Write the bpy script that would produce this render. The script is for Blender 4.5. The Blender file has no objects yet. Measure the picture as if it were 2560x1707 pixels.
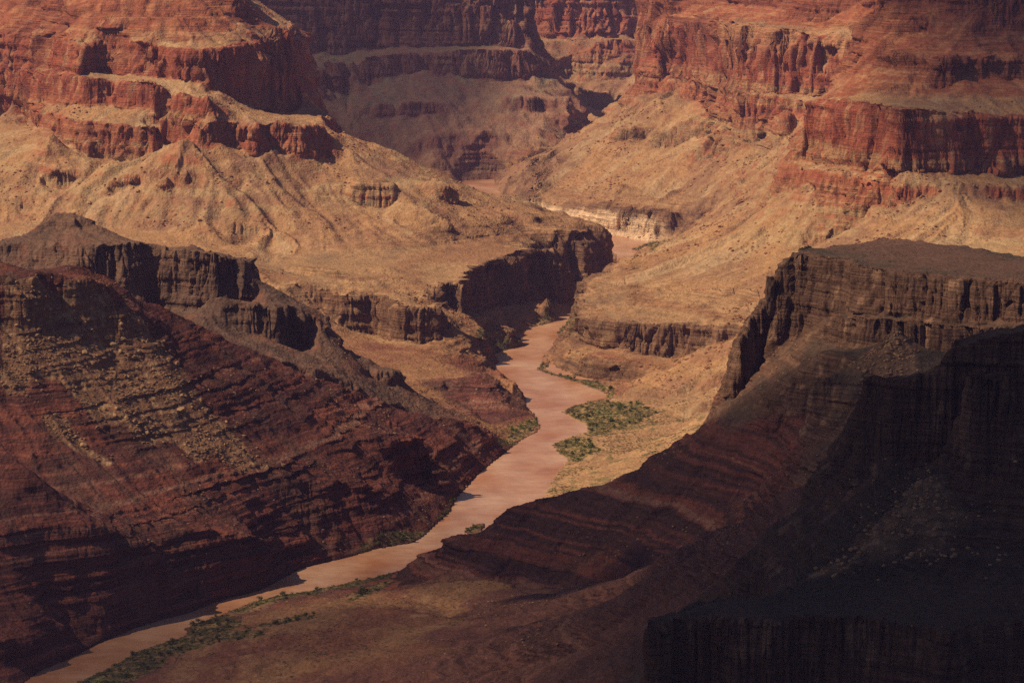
import bpy, math, random
import numpy as np

C = bpy.context.scene
HAZE = True
rad = math.radians
rng = np.random.default_rng(7)
random.seed(7)

# ------------------------------------------------------------------ camera
CAMZ, PITCH, LENS = 1000.0, rad(10.0), 100.0
F = LENS / 36.0 * 2560.0
cam_d = bpy.data.cameras.new("camera"); cam = bpy.data.objects.new("camera", cam_d)
C.collection.objects.link(cam)
cam_d.lens = LENS; cam_d.sensor_width = 36.0; cam_d.clip_start = 5.0; cam_d.clip_end = 60000.0
cam.location = (0, 0, CAMZ); cam.rotation_euler = (rad(90) - PITCH, 0, 0)
C.camera = cam

# ------------------------------------------------------------------ sky, sun, exposure
SUN_EL, SUN_AZ = rad(46.0), rad(193.0)      # azimuth: direction TO the sun, counter-clockwise from +X
S_DIR = np.array([math.cos(SUN_EL) * math.cos(SUN_AZ), math.cos(SUN_EL) * math.sin(SUN_AZ), math.sin(SUN_EL)])
wd = bpy.data.worlds.new("World"); C.world = wd; wd.use_nodes = True
nt = wd.node_tree; bg = nt.nodes["Background"]
sky = nt.nodes.new("ShaderNodeTexSky"); sky.sky_type = 'NISHITA'; sky.sun_disc = False
sky.sun_elevation = SUN_EL; sky.sun_rotation = math.pi / 2 - SUN_AZ
nt.links.new(sky.outputs[0], bg.inputs[0]); bg.inputs[1].default_value = 0.041
sun_d = bpy.data.lights.new("sun", 'SUN'); sun = bpy.data.objects.new("sun", sun_d)
C.collection.objects.link(sun)
sun_d.energy = 5.0; sun_d.angle = rad(0.5); sun_d.color = (1.0, 0.80, 0.53)
from mathutils import Vector
sun.rotation_euler = Vector(S_DIR).to_track_quat('Z', 'Y').to_euler()
C.view_settings.view_transform = 'Standard'; C.view_settings.look = 'None'
C.render.filter_size = 1.1
C.cycles.use_denoising = False
C.view_settings.exposure = 0.3; C.view_settings.gamma = 1.0

# ------------------------------------------------------------------ survey: sight line + known level or distance -> a place in the canyon
cp, sp = math.cos(PITCH), math.sin(PITCH)
def sight(x, y):
    a = (x - 1280.0) / F; b = (y - 853.5) / F
    k = cp - b * sp
    return a / k, (sp + b * cp) / k
def P(x, y, v):
    """v below 1500 is a height in metres, above it a distance."""
    u, t = sight(x, y)
    if v < 1500: return (u, (CAMZ - v) / t, float(v))
    return (u, float(v), CAMZ - t * v)
def Hd(x, D, z):
    b = math.tan(math.atan((CAMZ - z) / D) - PITCH)
    return ((x - 1280.0) / F / (cp - b * sp), float(D), float(z))
LINES = []
def L(obj, zone, pts, ext=True):
    q = [P(*p) if (p[2] if len(p) == 3 else 0) is not None else p for p in pts]
    addline(obj, zone, q, [p[0] for p in pts], ext)
def HL(obj, zone, pts, ext=True):
    addline(obj, zone, [Hd(*p) for p in pts], [p[0] for p in pts], ext)
def addline(obj, zone, q, xs, ext):
    if ext:
        if xs[0] <= 0: q = [(-0.31, q[0][1], q[0][2])] + q
        if xs[-1] <= 0: q = q + [(-0.31, q[-1][1], q[-1][2])]
        if xs[0] >= 2560: q = [(0.31, q[0][1], q[0][2])] + q
        if xs[-1] >= 2560: q = q + [(0.31, q[-1][1], q[-1][2])]
    LINES.append((obj, zone, q))
def cliff(obj, zone, pts, run=0.006, zb=None):
    """pts: (x, y_top, level or distance, y_base); the foot stands run*D in front of the rim."""
    top = [P(p[0], p[1], p[2]) for p in pts]
    base = []
    for p, t in zip(pts, top):
        u, tt = sight(p[0], p[3])
        D = t[1] * (1 - run)
        z = CAMZ - tt * D
        base.append((t[0], D, min(z, t[2] - 1)))
    xs = [p[0] for p in pts]
    addline(obj, zone, top, xs, True); addline(obj, zone, base, xs, True)

# objects
MESA, PLAT, BASR, REDL, FARW, BOWL, RFAR, RPLAT, RNEAR, PROM, REDR, FORE, DARK = range(13)
NOBJ = 13
# zones
T, BAS, DOX, PL, SUP, FARC, BR, DK, SND = range(9)
NZ = 9

# ================= left mesa
cliff(MESA, T, [(0,85,520,158),(60,90,520,166),(120,100,520,170),(200,115,520,182),(270,110,520,186),(330,116,520,190),(390,117,520,192),(450,122,520,200),
                (500,125,520,205),(545,123,520,212)], run=0.0042)
cliff(MESA, T, [(0,178,7060,250),(60,172,6990,248),(130,186,6820,256),(210,192,6640,262),(270,206,6650,268),(340,200,6590,272),(400,206,6540,278),(450,228,6480,282),(520,240,6430,288)], run=0.0042)
cliff(MESA, T, [(560,122,520,275),(600,116,520,278),(640,110,520,280),(690,104,520,285),(724,95,520,290)], run=0.0055)
cliff(MESA, T, [(0,252,361,310),(50,255,361,314),(100,283,361,325),(130,290,361,335),(165,302,361,367),(214,306,361,394),(268,310,361,405),(329,313,361,402),(360,314,361,382),(420,306,361,360),
                (467,314,361,344),(505,318,6360,371),(547,311,6395,363),(585,303,6440,372),(597,312,6420,380),(650,317,6400,403),(672,308,6430,408),(690,300,6435,385),(727,308,6430,385),(750,316,6430,394),(788,310,6460,398),(812,319,6490,396)])
# right-hand end of the mesa wraps back
HL(MESA, T, [(724,7560,520),(735,7700,500),(742,8000,480)], False)
HL(MESA, T, [(812,6600,361),(826,6850,340),(800,7200,330),(780,7600,320)], False)
HL(MESA, T, [(832,6620,285),(856,6900,250),(850,7300,200),(830,7700,190)], False)
# supai slope, ledges, cap
L(MESA, SUP, [(0,30,7330),(120,40,7080),(230,44,6860),(300,46,6840),(450,48,6800),(560,46,6860),(620,42,6960)])
cliff(MESA, SUP, [(130,2,7120,14),(200,12,6950,24),(260,20,6900,40),(330,24,6890,42),(420,26,6880,42),(500,28,6880,42),(548,36,6880,46)], run=0.0022)
L(MESA, SUP, [(724,95,520),(690,74,6960),(655,52,6990),(632,40,7010)], False)
L(MESA, SUP, [(560,-40,6960),(600,-10,6960),(618,10,6960),(622,30,6985)], False)
L(MESA, SUP, [(0,-45,7500),(120,-45,7250),(300,-40,7000),(560,-42,6970)])
HL(MESA, SUP, [(0,8400,690),(300,8000,690),(500,7800,690),(560,7500,660)])
HL(MESA, T, [(740,8200,180),(600,8600,200),(300,9000,200),(0,9200,200)])
# talus under the mesa
L(MESA, T, [(60,372,6560),(103,322+40,6520),(115,352,6530)], False)
L(MESA, T, [(124,322,6500),(118,400,6400),(90,470,6330),(60,540,6270)], False)         # cone ridge
L(MESA, T, [(467,344,6335),(430,400,6270),(420,440,6225)], False)
L(MESA, T, [(467,344,6335),(500,400,6260),(560,470,6190),(600,520,6130)], False)
L(MESA, T, [(287,405,6368),(262,440,6320),(250,500,6240),(230,560,6170)], False)
L(MESA, T, [(685,358,6395),(640,420,6310),(600,470,6240)], False)
L(MESA, T, [(701,392,6390),(740,440,6330),(790,520,6240)], False)
cliff(MESA, T, [(100,428,6390,446),(125,428,6375,474),(150,430,6365,478),(175,431,6365,476),(200,430,6375,460),(230,436,6385,446)], run=0.0035)
cliff(MESA, T, [(290,434,6300,440),(315,438,6290,462),(345,440,6280,475),(360,442,6285,452),(400,446,6280,456),(440,452,6230,464),(505,462,6215,470)], run=0.0022)
cliff(MESA, T, [(880,460,6330,486),(905,452,6300,515),(940,455,6280,524),(980,458,6290,518),(995,464,6310,490)], run=0.0042)
cliff(MESA, T, [(1045,455,6370,466),(1080,452,6350,474),(1118,457,6350,480)], run=0.0022)
L(MESA, T, [(826,321,6640),(905,352,6600),(983,379,6570),(1060,412,6580),(1136,451,6600),(1212,486,6620)], False)
L(MESA, T, [(812,400,6470),(880,430,6380),(900,452,6320)], False)
L(MESA, T, [(985,470,6330),(1040,510,6230),(1110,545,6160)], False)
L(MESA, T, [(1070,520,6240),(1180,500,6420),(1250,510,6480)], False)
L(MESA, T, [(1000,560,6170),(990,530,6220),(960,540,6210)], False)
L(MESA, T, [(0,560,6220),(150,560,6200),(300,572,6150),(440,572,6100),(520,566,6090),(620,556,6090),(700,564,6110),(760,585,6080)])
L(PLAT, T, [(600,625,6050),(660,570,6070),(740,640,5950)], False)                       # rounded hill
L(PLAT, T, [(0,640,148),(300,640,148),(560,655,150),(620,668,150)])
# ================= left plateau
R = [(830,730),(845,745),(885,738),(925,737),(965,748),(1005,764),(1050,766),(1101,764)]
cliff(PLAT, PL, [(620,668,5620,690),(700,715,5480,735),(770,700,5500,740),(830,730,5470,790),(845,745,5440,815),(885,738,5450,835),(925,737,5450,842),(965,748,5400,846),(1005,764,5330,850),(1050,766,5320,862),(1088,764,5325,858)], run=0.0042)
cliff(PLAT, PL, [(1101,764,130,848),(1112,735,130,840),(1114,705,130,800),(1135,702,130,790),(1150,715,130,790),(1160,699,130,790),(1201,664,130,772),(1266,640,130,760),(1327,622,130,752),(1380,618,130,748),(1430,612,130,744),(1483,597,130,728),(1518,586,130,715),(1533,584,130,708)], run=0.0055)
L(PLAT, PL, [(850,690,5560),(950,690,5570),(1040,700,5560),(1090,715,5530)], False)
L(PLAT, PL, [(640,660,5900),(760,650,5850),(900,640,5930),(1050,625,5990),(1180,600,6170),(1300,580,6290),(1430,580,6300),(1500,572,6350)], False)
cliff(PLAT, PL, [(720,668,5740,682),(770,666,5700,688),(830,674,5680,688),(890,690,5620,698)], run=0.0042)
cliff(PLAT, PL, [(930,668,5730,680),(958,667,5720,686),(975,676,5710,686)], run=0.0035)
L(PLAT, T, [(1000,590,6080),(1150,560,6220),(1303,530,6400),(1400,545,6440),(1506,572,6450)], False)
L(PLAT, T, [(1212,486,6640),(1303,492,6640),(1399,530,6560),(1450,547,6520),(1506,570,6480),(1533,585,6420)], False)
HL(PLAT, PL, [(1212,6900,60),(1303,6880,60),(1399,6800,50),(1480,6720,40),(1528,6600,30)], False)
HL(PLAT, T, [(700,8000,80),(850,7900,60),(980,7400,70),(1100,7250,60),(1200,7150,50)], False)
# slopes below the plateau rim, left bank
L(PLAT, BR, [(868,836,5350),(929,848,5370),(1005,858,5280),(1044,868,5260),(1105,852,5270)], False)
L(PLAT, BR, [(1150,720+70,5560),(1200,810,5480),(1230,850,5420),(1238,880,5400)], False)
L(PLAT, BR, [(1115,810,5420),(1160,860,5330),(1210,905,5250)], False)
L(PLAT, BR, [(1000,880,5180),(1080,900,5140),(1160,920,5130),(1225,935,5180)], False)
L(PLAT, BR, [(920,900,5100),(1000,950,4960),(1060,975,4900)], False)
cliff(PLAT, BR, [(1231,921,5150,930),(1269,948,5070,972),(1308,967,5010,1004),(1322,992,4990,1006)], run=0.0022)
L(PLAT, DOX, [(1120,985,4950),(1150,950,4985),(1197,922,5000),(1225,945,4975),(1245,975,4930),(1300,1000,4960)], False)
L(PLAT, DOX, [(1197,922,5000),(1190,990,4910),(1200,1050,4830)], False)
L(PLAT, BR, [(1090,1020,4820),(1200,1062,4790),(1280,1070,4790),(1330,1066,4800)], False)
L(PLAT, BR, [(1391,746,5960),(1360,770,5850),(1330,785,5780),(1290,800,5700),(1260,830,5580)], False)
L(PLAT, BR, [(1381,718,5980),(1372,716,5990),(1366,740,5930)], False)
# ================= basalt ridge (left)
L(BASR, BAS, [(0,603,4720),(38,597,4730),(73,585,4760),(103,558,4790),(115,542,4800),(164,525,4810),(199,538,4810),(230,565,4800),(268,577,4790),(321,596,4770),(350,604,4765)])
cliff(BASR, BAS, [(0,607,4700,690),(60,604,4700,680),(120,610,4690,690),(200,612,4690,700),(280,610,4700,730),(345,608,4710,760),(360,610,4740,780),(375,612,4745,790),(400,618,4740,775),(450,620,4720,780),(520,628,4710,790),
                  (570,640,4710,800),(608,646,4735,810)], run=0.010)
cliff(BASR, BAS, [(142,546,4790,572),(170,548,4785,574),(198,546,4790,570)], run=0.0022)
L(BASR, BAS, [(421,615,4760),(440,612,4770),(474,603,4780),(536,628,4760),(559,620,4760),(581,638,4750),(608,643,4750),(618,668,4740),(646,699,4730),(700,722,4725),(749,756,4720),(806,783,4710),(830,806,4700),(864,871,4700),(875,879,4700),(937,911,4690),(1005,925,4685),(1013,951,4690),(1017,974,4695),(1059,990,4700),(1090,1020,4690)], False)
cliff(BASR, BAS, [(520,740,4630,790),(600,750,4625,830),(680,756,4640,850),(722,760,4660,872),(740,765,4680,890),(755,765,4680,880),(800,800,4670,860),(850,850,4670,880)], run=0.008)
cliff(BASR, BAS, [(930,915,4670,950),(960,920,4665,962),(990,925,4668,960),(1010,935,4680,972)], run=0.0035)
L(BASR, BAS, [(500,850,4480),(600,880,4470),(720,905,4480),(850,940,4520),(960,990,4560),(1040,1015,4610)], False)
HL(BASR, BAS, [(0,4400,240),(300,4430,210),(480,4440,190),(600,4430,150),(760,4440,120),(930,4480,80),(1060,4570,40)])
HL(BASR, BAS, [(0,5050,110),(300,5050,100),(600,4950,100),(700,4900,100),(830,4850,80),(950,4800,70),(1040,4790,60)])
# ================= red hillside with boulders (left foreground)
L(REDL, DOX, [(0,651,4080),(77,678,4100),(172,661,4170),(214,661,4200),(280,700,4220),(344,749,4240),(444,783,4280),(497,814,4290),(600,863,4320),(686,896,4360),(753,932,4380),(837,955,4400),(925,997,4430),(1000,1022,4470),(1078,1039,4530),(1136,1047,4560),(1212,1066,4600),(1250,1085,4610)])
cliff(REDL, DOX, [(0,690,4010,720),(60,700,4020,735),(110,680,4060,740),(170,690,4080,720),(220,690,4110,730),(270,720,4130,745)], run=0.0042)
L(REDL, DOX, [(0,840,3950),(120,820,4010),(260,850,4060),(400,900,4080),(520,930,4140),(660,980,4180),(800,1030,4240),(950,1080,4300),(1080,1112,4400),(1160,1118,4500)])
L(REDL, DOX, [(0,1060,3800),(160,1080,3830),(320,1120,3850),(500,1160,3880),(700,1190,3950),(900,1210,4040),(980,1222,4100)])
L(REDL, DOX, [(0,1200,3720),(140,1235,3700),(300,1290,3680),(420,1320,3690),(640,1340,3760),(850,1340,3880),(960,1320,3960)])
L(REDL, DOX, [(0,1100,3640),(60,1160,3610),(150,1260,3590),(230,1312,3570)])
L(REDL, DOX, [(0,1330,3500),(120,1310,3545),(230,1315,3560),(350,1340,3600),(400,1390,3610),(430,1450,3620)])
cliff(REDL, DOX, [(120,1470,3500,1520),(190,1490,3500,1540),(300,1500,3540,1525),(420,1480,3600,1505),(500,1450,3660,1480)], run=0.0042)
L(REDL, DOX, [(0,1500,3420),(80,1540,3410),(170,1560,3430)])
cliff(REDL, DOX, [(0,1600,3330,1670),(60,1590,3360,1660),(130,1575,3380,1640),(200,1580,3410,1625),(240,1590,3420,1612)], run=0.0042)
cliff(REDL, DOX, [(1010,1195,4230,1220),(1080,1192,4290,1212),(1120,1185,4340,1200),(1160,1168,4400,1180)], run=0.0022)
cliff(REDL, DOX, [(860,1080,4200,1092),(930,1084,4220,1096),(1010,1086,4260,1102),(1090,1092,4290,1104)], run=0.0022)
# ================= far wall
cliff(FARW, FARC, [(560,-70,9200,150),(700,-70,9200,140),(850,-70,9180,132),(1000,-70,9160,120),(1150,-70,9150,116),(1290,-70,9150,116),(1330,-40,9150,122)], run=0.010)
cliff(FARW, FARC, [(600,158,8700,190),(700,152,8720,180),(760,146,8800,168),(850,142,8850,176),(940,140,8870,200),(1000,134,8910,186),(1060,132,8930,176),(1120,130,8930,180),(1180,126,8930,196),(1240,124,8930,202),(1300,123,8950,196),(1333,126,8970,172)], run=0.0035)
L(FARW, FARC, [(1334,153,8980),(1368,187,8960),(1430,226,8900),(1452,260,8860),(1514,295,8780)], False)
HL(FARW, FARC, [(1340,9250,300),(1345,9400,262)], False)
HL(FARW, FARC, [(1370,9200,200),(1440,9200,120),(1512,9150,70)], False)
L(FARW, FARC, [(860,160,8950),(940,240,8750),(1000,290,8640)], False)
L(FARW, FARC, [(882,166,8930),(870,210,8820),(830,260,8700)], False)
L(FARW, FARC, [(1050,172,8930),(1100,200,8860),(1150,235,8790)], False)
cliff(FARW, FARC, [(890,262,8660,268),(960,256,8650,282),(1020,256,8640,288),(1075,254,8640,288),(1120,256,8680,266)], run=0.0022)
cliff(FARW, FARC, [(1160,256,8760,262),(1225,250,8740,270),(1270,245,8740,272),(1340,240,8740,275),(1365,242,8740,280),(1400,242,8740,275),(1440,238,8760,285)], run=0.0035)
L(FARW, FARC, [(760,170,9000),(850,260,8700),(980,320,8560),(1100,340,8520)], False)
L(FARW, FARC, [(860,330,8500),(960,370,8450),(1060,400,8430)], False)
L(FARW, FARC, [(1200,330,8560),(1300,310,8640),(1400,330,8560),(1480,330,8560)], False)
cliff(FARW, BR, [(1040,400,8410,420),(1110,398,8400,425),(1160,410,8380,440),(1230,415,8370,440),(1290,400,8420,420),(1370,370,8500,390)], run=0.0022)
HL(FARW, FARC, [(560,8600,160),(700,8400,110),(860,8300,60),(1000,8300,30)], False)
HL(FARW, FARC, [(500,12500,640),(900,12500,500),(1340,12500,250)], False)
HL(FARW, FARC, [(560,9400,560),(1100,9330,590),(1325,9260,560)], False)
HL(FARW, FARC, [(900,9800,450),(1150,9600,330),(1335,9420,270)], False)
# ================= sunlit bowl and wall behind
cliff(BOWL, T, [(1330,-70,9800,98),(1400,-70,9760,100),(1450,-70,9740,98),(1500,-70,9740,96),(1560,-60,9740,96),(1600,-40,9780,100),(1635,10,9850,104)], run=0.012)
cliff(BOWL, T, [(1330,106,9620,124),(1400,106,9590,132),(1480,102,9580,136),(1540,100,9580,138),(1600,103,9600,142),(1640,106,9650,146)], run=0.0042)
L(BOWL, T, [(1400,200,9480),(1480,210,9440),(1560,200,9480),(1600,180,9520)], False)
L(BOWL, T, [(1440,245,9420),(1514,291,9340),(1560,262,9230),(1600,235,9140)], False)
L(BOWL, T, [(1514,295,9150),(1470,320,8800),(1400,360,8550),(1330,395,8420),(1290,420,8360)], False)
HL(BOWL, T, [(1345,10050,640),(1345,12500,640)], False)
HL(BOWL, T, [(1340,12500,640),(1700,12500,640)], False)
# ================= right massif, far part
cliff(RFAR, T, [(1674,40,8040,186),(1700,52,8010,190),(1750,62,7880,200),(1800,62,7740,214),(1850,62,7560,226),(1900,68,7500,230),(1960,80,7420,236),(2020,92,7370,240),(2080,100,7330,243),(2142,107,7260,235),(2210,108,7200,230)], run=0.0055)
cliff(RFAR, T, [(1613,187,8010,232),(1650,188,7980,230),(1692,194,7950,226)], run=0.0035)
cliff(RFAR, T, [(1705,200,7880,250),(1750,204,7800,250),(1800,210,7680,254),(1838,216,7560,258)], run=0.0035)
cliff(RFAR, T, [(1845,230,7420,290),(1880,232,7400,294),(1920,238,7370,286),(1960,246,7310,286),(1990,252,7280,310),(2030,258,7240,296),(2080,264,7200,300)], run=0.0042)
cliff(RFAR, T, [(1958,280,7225,328),(1970,281,7215,328),(1984,282,7225,316)], run=0.0022)
L(RFAR, T, [(1674,40,8060),(1640,-20,8120),(1625,-60,8200)], False)
HL(RFAR, T, [(1655,8150,400),(1640,8400,300),(1620,9000,200)], False)
HL(RFAR, T, [(1600,8120,240),(1600,8500,160),(1590,8900,120)], False)
L(RFAR, SUP, [(1700,36,8090),(1800,34,7840),(1900,36,7660),(2000,50,7550),(2100,64,7480)], False)
cliff(RFAR, SUP, [(1640,-60,8250,16),(1760,-60,8150,12),(1880,-60,7900,14),(2000,-60,7650,22),(2120,-60,7560,28),(2200,-60,7500,30)], run=0.012)
HL(RFAR, SUP, [(1640,12500,700),(2900,12500,800)], False)
L(RFAR, T, [(1650,262,7800),(1600,270,7850),(1565,290,7850)], False)
cliff(RFAR, T, [(1540,322,7740,352),(1580,324,7720,350),(1622,326,7715,350)], run=0.0022)
cliff(RFAR, T, [(1632,336,7690,374),(1680,340,7660,372),(1740,345,7610,366)], run=0.0022)
cliff(RFAR, T, [(1718,352,7590,368),(1780,368,7540,382),(1850,372,7500,384)], run=0.0022)
L(RFAR, T, [(1850,290,7440),(1780,330,7480),(1720,350,7580)], False)
L(RFAR, T, [(1984,330,7200),(1930,380,7160),(1880,400,7260)], False)
L(RFAR, T, [(1605,240,7960),(1560,275,7960),(1500,312,7970),(1430,350,7990),(1350,392,8020),(1290,432,8050),(1255,462,8090)], False)
L(RFAR, T, [(1450,350,7800),(1400,420,7720),(1350,450,7680)], False)
L(RFAR, T, [(1620,362,7640),(1560,410,7570),(1500,440,7540)], False)
L(RFAR, T, [(1760,420,7380),(1700,460,7330),(1640,490,7320)], False)
L(RFAR, T, [(1960,400,7000),(1880,430,7060),(1800,480,7100),(1750,520,7120)], False)
cliff(RFAR, PL, [(1330,485,7560,497),(1353,488,7520,505),(1400,492,7440,525),(1450,498,7390,545),(1500,503,7340,566),(1544,510,7290,588),(1602,520,7230,600),(1640,530,7190,604),(1700,536,7150,600),(1750,545,7120,585)], run=0.008)
HL(RFAR, T, [(1700,6800,60),(1800,6780,90),(1900,6700,140),(2000,6700,200),(2100,6500,260)], False)
# ================= right slope, near part, and bluff over the river
cliff(RNEAR, T, [(2018,250,6050,398),(2060,252,6000,404),(2104,252,5940,412),(2150,258,5850,420),(2180,262,5790,426),(2219,266,5730,430),(2257,270,5690,432),(2296,275,5690,432),(2372,283,5720,434),(2460,288,5740,438),(2560,291,5760,444)], run=0.0055)
cliff(RNEAR, T, [(1967,425,5960,466),(2000,422,5930,452),(2040,426,5900,462),(2090,436,5830,470),(2130,444,5780,478),(2160,458,5720,512),(2200,462,5670,515),(2257,463,5590,527),(2275,463,5600,505),(2303,463,5610,500),(2350,463,5600,488),(2387,463,5600,484),(2440,463,5610,494),(2487,463,5610,499),(2560,470,5620,513)], run=0.0042)
L(RNEAR, SUP, [(2104,246,6000),(2140,205,6120),(2190,168,6180)], False)
HL(RNEAR, T, [(2010,6150,420),(2030,6500,380),(2090,6700,350)], False)
cliff(RNEAR, SUP, [(2200,130,6150,170),(2260,132,6080,172),(2330,140,6050,180),(2340,140,6000,228),(2372,140,6000,226),(2390,140,6040,190),(2460,142,6050,195),(2560,150,6080,200)], run=0.0042)
L(RNEAR, SUP, [(2205,86,6260),(2300,84,6250),(2400,90,6200),(2560,80,6200)])
cliff(RNEAR, SUP, [(2215,-60,6380,60),(2300,-60,6380,40),(2380,-60,6360,36),(2450,-60,6300,70),(2560,-60,6300,70)], run=0.014)
HL(RNEAR, SUP, [(2215,6700,640),(2240,7000,640),(2560,7200,800)])
L(RPLAT, T, [(1997,449,5930),(1950,500,5890),(1880,560,5860)], False)
L(RPLAT, T, [(2060,470,5870),(2040,530,5790),(2010,580,5740)], False)
L(RPLAT, T, [(2160,560,5600),(2170,520,5660),(2220,540,5540)], False)
cliff(RPLAT, T, [(2008,583,5740,604),(2040,586,5720,618),(2090,590,5700,620),(2150,590,5690,612),(2200,594,5680,606)], run=0.0022)
L(RPLAT, T, [(2387,490,5560),(2400,560,5430),(2440,620,5330)], False)
HL(RPLAT, T, [(1960,5450,170),(2100,5150,200),(2300,4950,240),(2560,4900,280)])
L(RPLAT, T, [(1521,668,6010),(1556,647,6120),(1620,622,6180),(1678,599,6210),(1755,586,6240),(1869,513,6360),(1961,468,6420)], False)
L(RPLAT, T, [(1961,468,6420),(1975,462,6100)], False)
L(RPLAT, T, [(1700,640,5960),(1800,600,5960),(1900,560,5980)], False)
L(RPLAT, T, [(1640,700,5740),(1760,690,5670),(1900,640,5700)], False)
L(RPLAT, PL, [(1521,670,6000),(1470,710,5850),(1433,740,5700),(1431,770,5560)], False)
L(RPLAT, PL, [(1500,760,5560),(1620,765,5470),(1740,770,5430),(1860,760,5400)], False)
cliff(RPLAT, PL, [(1434,780,5500,832),(1450,792,5450,838),(1475,798,5420,850),(1506,802,5400,867),(1540,804,5380,872),(1583,806,5360,876),(1625,806,5350,885),(1697,808,5320,896),(1755,812,5310,870),(1850,818,5290,850)], run=0.0042)
HL(RPLAT, T, [(1950,5050,100),(2100,4700,110),(2300,4650,150),(2560,4600,180)])
L(RPLAT, BR, [(1353,890,5480),(1400,880,5450),(1460,890,5330),(1560,905,5230),(1680,920,5180)], False)
cliff(RPLAT, BR, [(1354,886,5470,912),(1380,900,5420,918),(1440,914,5330,938),(1500,930,5260,950),(1560,935,5210,955),(1590,940,5190,955)], run=0.0022)
L(RPLAT, T, [(1590,965,5130),(1680,930,5130),(1780,900,5150),(1850,880,5170)], False)
cliff(RPLAT, T, [(1640,985,5050,995),(1700,975,5040,990),(1760,960,5040,975),(1830,950,5020,965)], run=0.0022)
L(RPLAT, SND, [(1540,1010,5010),(1640,1020,4950),(1760,1000,4900),(1830,985,4860)], False)
cliff(RPLAT, T, [(1730,1010,4850,1026),(1780,990,4820,1024),(1830,980,4800,1020)], run=0.0022)
L(RPLAT, SND, [(1480,1060,6),(1600,1060,10),(1740,1045,14)], False)
L(RPLAT, SND, [(1400,1190,5),(1480,1150,6),(1600,1120,8),(1700,1080,12)], False)
HL(RPLAT, SND, [(1390,4120,4),(1500,4150,8),(1650,4200,16),(1800,4300,40),(1850,4400,60)], False)
# ================= promontory (right)
cliff(PROM, DK, [(1846,850,3990,1015),(1858,805,4010,990),(1880,776,4030,960),(1915,752,4040,930)], run=0.0042)
cliff(PROM, DK, [(1926,742,4040,860),(1944,708,4040,860),(1954,672,4045,855),(1968,650,4048,850),(1982,628,4050,845),(2020,632,4035,830),(2070,640,4010,790),(2120,648,3975,780),(2136,662,3930,780),(2200,672,3900,784),(2290,682,3870,790),(2400,690,3830,798),(2480,694,3810,804),(2560,702,3790,810)], run=0.008)
cliff(PROM, DK, [(2075,792,3940,850),(2136,796,3880,868),(2190,798,3855,860),(2290,806,3825,880),(2400,815,3785,880),(2480,820,3770,885),(2560,826,3745,890)], run=0.004)
L(PROM, DK, [(1985,622,4080),(2060,618,4130),(2140,606,4190),(2210,593,4230),(2300,602,4200),(2400,614,4160),(2560,642,4080)])
HL(PROM, DK, [(1840,4130,110),(1880,4150,150),(1950,4180,200),(1990,4260,220),(2100,4450,200),(2210,4480,190),(2400,4450,200),(2560,4400,220)])
L(PROM, DK, [(2224,828,3745),(2240,816,3745),(2268,840,3740)], False)
L(PROM, DK, [(2240,816,3745),(2200,862,3705),(2110,925,3655),(2040,960,3640)], False)
L(PROM, DK, [(2240,816,3745),(2290,876,3700),(2330,935,3630)], False)
L(PROM, DK, [(2240,816,3745),(2238,870,3690),(2230,930,3640)], False)
HL(PROM, DK, [(2150,3800,318),(2190,3805,322),(2290,3790,318),(2340,3770,312)], False)
L(PROM, DK, [(2060,870,3850),(2120,890,3790),(2160,910,3740)], False)
L(PROM, DK, [(2340,930,3640),(2400,915,3650),(2560,920,3600)])
HL(PROM, DK, [(2165,3500,270),(2334,3450,260),(2560,3500,290)])
L(PROM, DK, [(1840,1000,3950),(1900,980,3880),(2000,930,3830),(2050,880,3850)], False)
# ================= red ridge (right)
L(REDR, DOX, [(1010,1424,3790),(1043,1394,3800),(1130,1350,3810),(1177,1338,3815),(1219,1310,3820),(1252,1274,3830),(1303,1259,3840),(1357,1241,3850),(1430,1222,3860),(1490,1208,3860),(1560,1202,3850),(1640,1135,3890),(1700,1100,3900),(1760,1072,3910),(1805,1046,3915)], False)
L(REDR, DOX, [(1700,1180,3800),(1800,1140,3790),(1950,1080,3780),(2080,1000,3760),(2160,960,3700)], False)
L(REDR, DOX, [(1500,1280,3760),(1700,1270,3720),(1850,1250,3680),(1960,1200,3640)], False)
L(REDR, DOX, [(1300,1360,3740),(1500,1370,3690),(1700,1360,3620),(1800,1340,3580)], False)
L(REDR, DOX, [(960,1478,3700),(1060,1462,3690),(1200,1446,3680),(1300,1466,3650),(1420,1470,3620),(1500,1458,3600),(1640,1420,3560)], False)
HL(REDR, DOX, [(1120,3960,4),(1219,3980,6),(1303,3990,8),(1400,4020,8),(1560,4040,30),(1700,4060,70),(1800,4070,100)], False)
HL(REDR, DOX, [(1650,3480,90),(1800,3350,120),(1950,3250,150),(2100,3180,200),(2200,3150,240),(2560,3200,280)])
# ================= foreground slope
L(FORE, DOX, [(1470,1470,3480),(1560,1440,3400),(1620,1414,3330),(1760,1345,3200),(1870,1290,3120),(1960,1240,3060),(2080,1170,2990),(2130,1118,2960)], False)
L(FORE, BR, [(940,1490,3640),(1100,1450,3700),(1280,1448,3640)], False)
L(FORE, BR, [(1000,1460,3680),(1120,1452,3680),(1290,1450,3630)], False)
L(FORE, BR, [(1010,1506,3600),(1090,1500,3600),(1120,1545,3480),(1150,1510,3560)], False)
L(FORE, DOX, [(1120,1548,3470),(1200,1500,3550),(1400,1478,3560)], False)
L(FORE, BR, [(800,1520,3520),(950,1520,3500),(1080,1540,3440)], False)
L(FORE, BR, [(620,1570,3480),(800,1590,3360),(1000,1570,3360),(1100,1550,3430)], False)
L(FORE, DOX, [(1100,1600,3280),(1300,1560,3320),(1500,1520,3330),(1640,1480,3250)], False)
L(FORE, BR, [(560,1707,3260),(800,1650,3230),(1050,1620,3230)], False)
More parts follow.
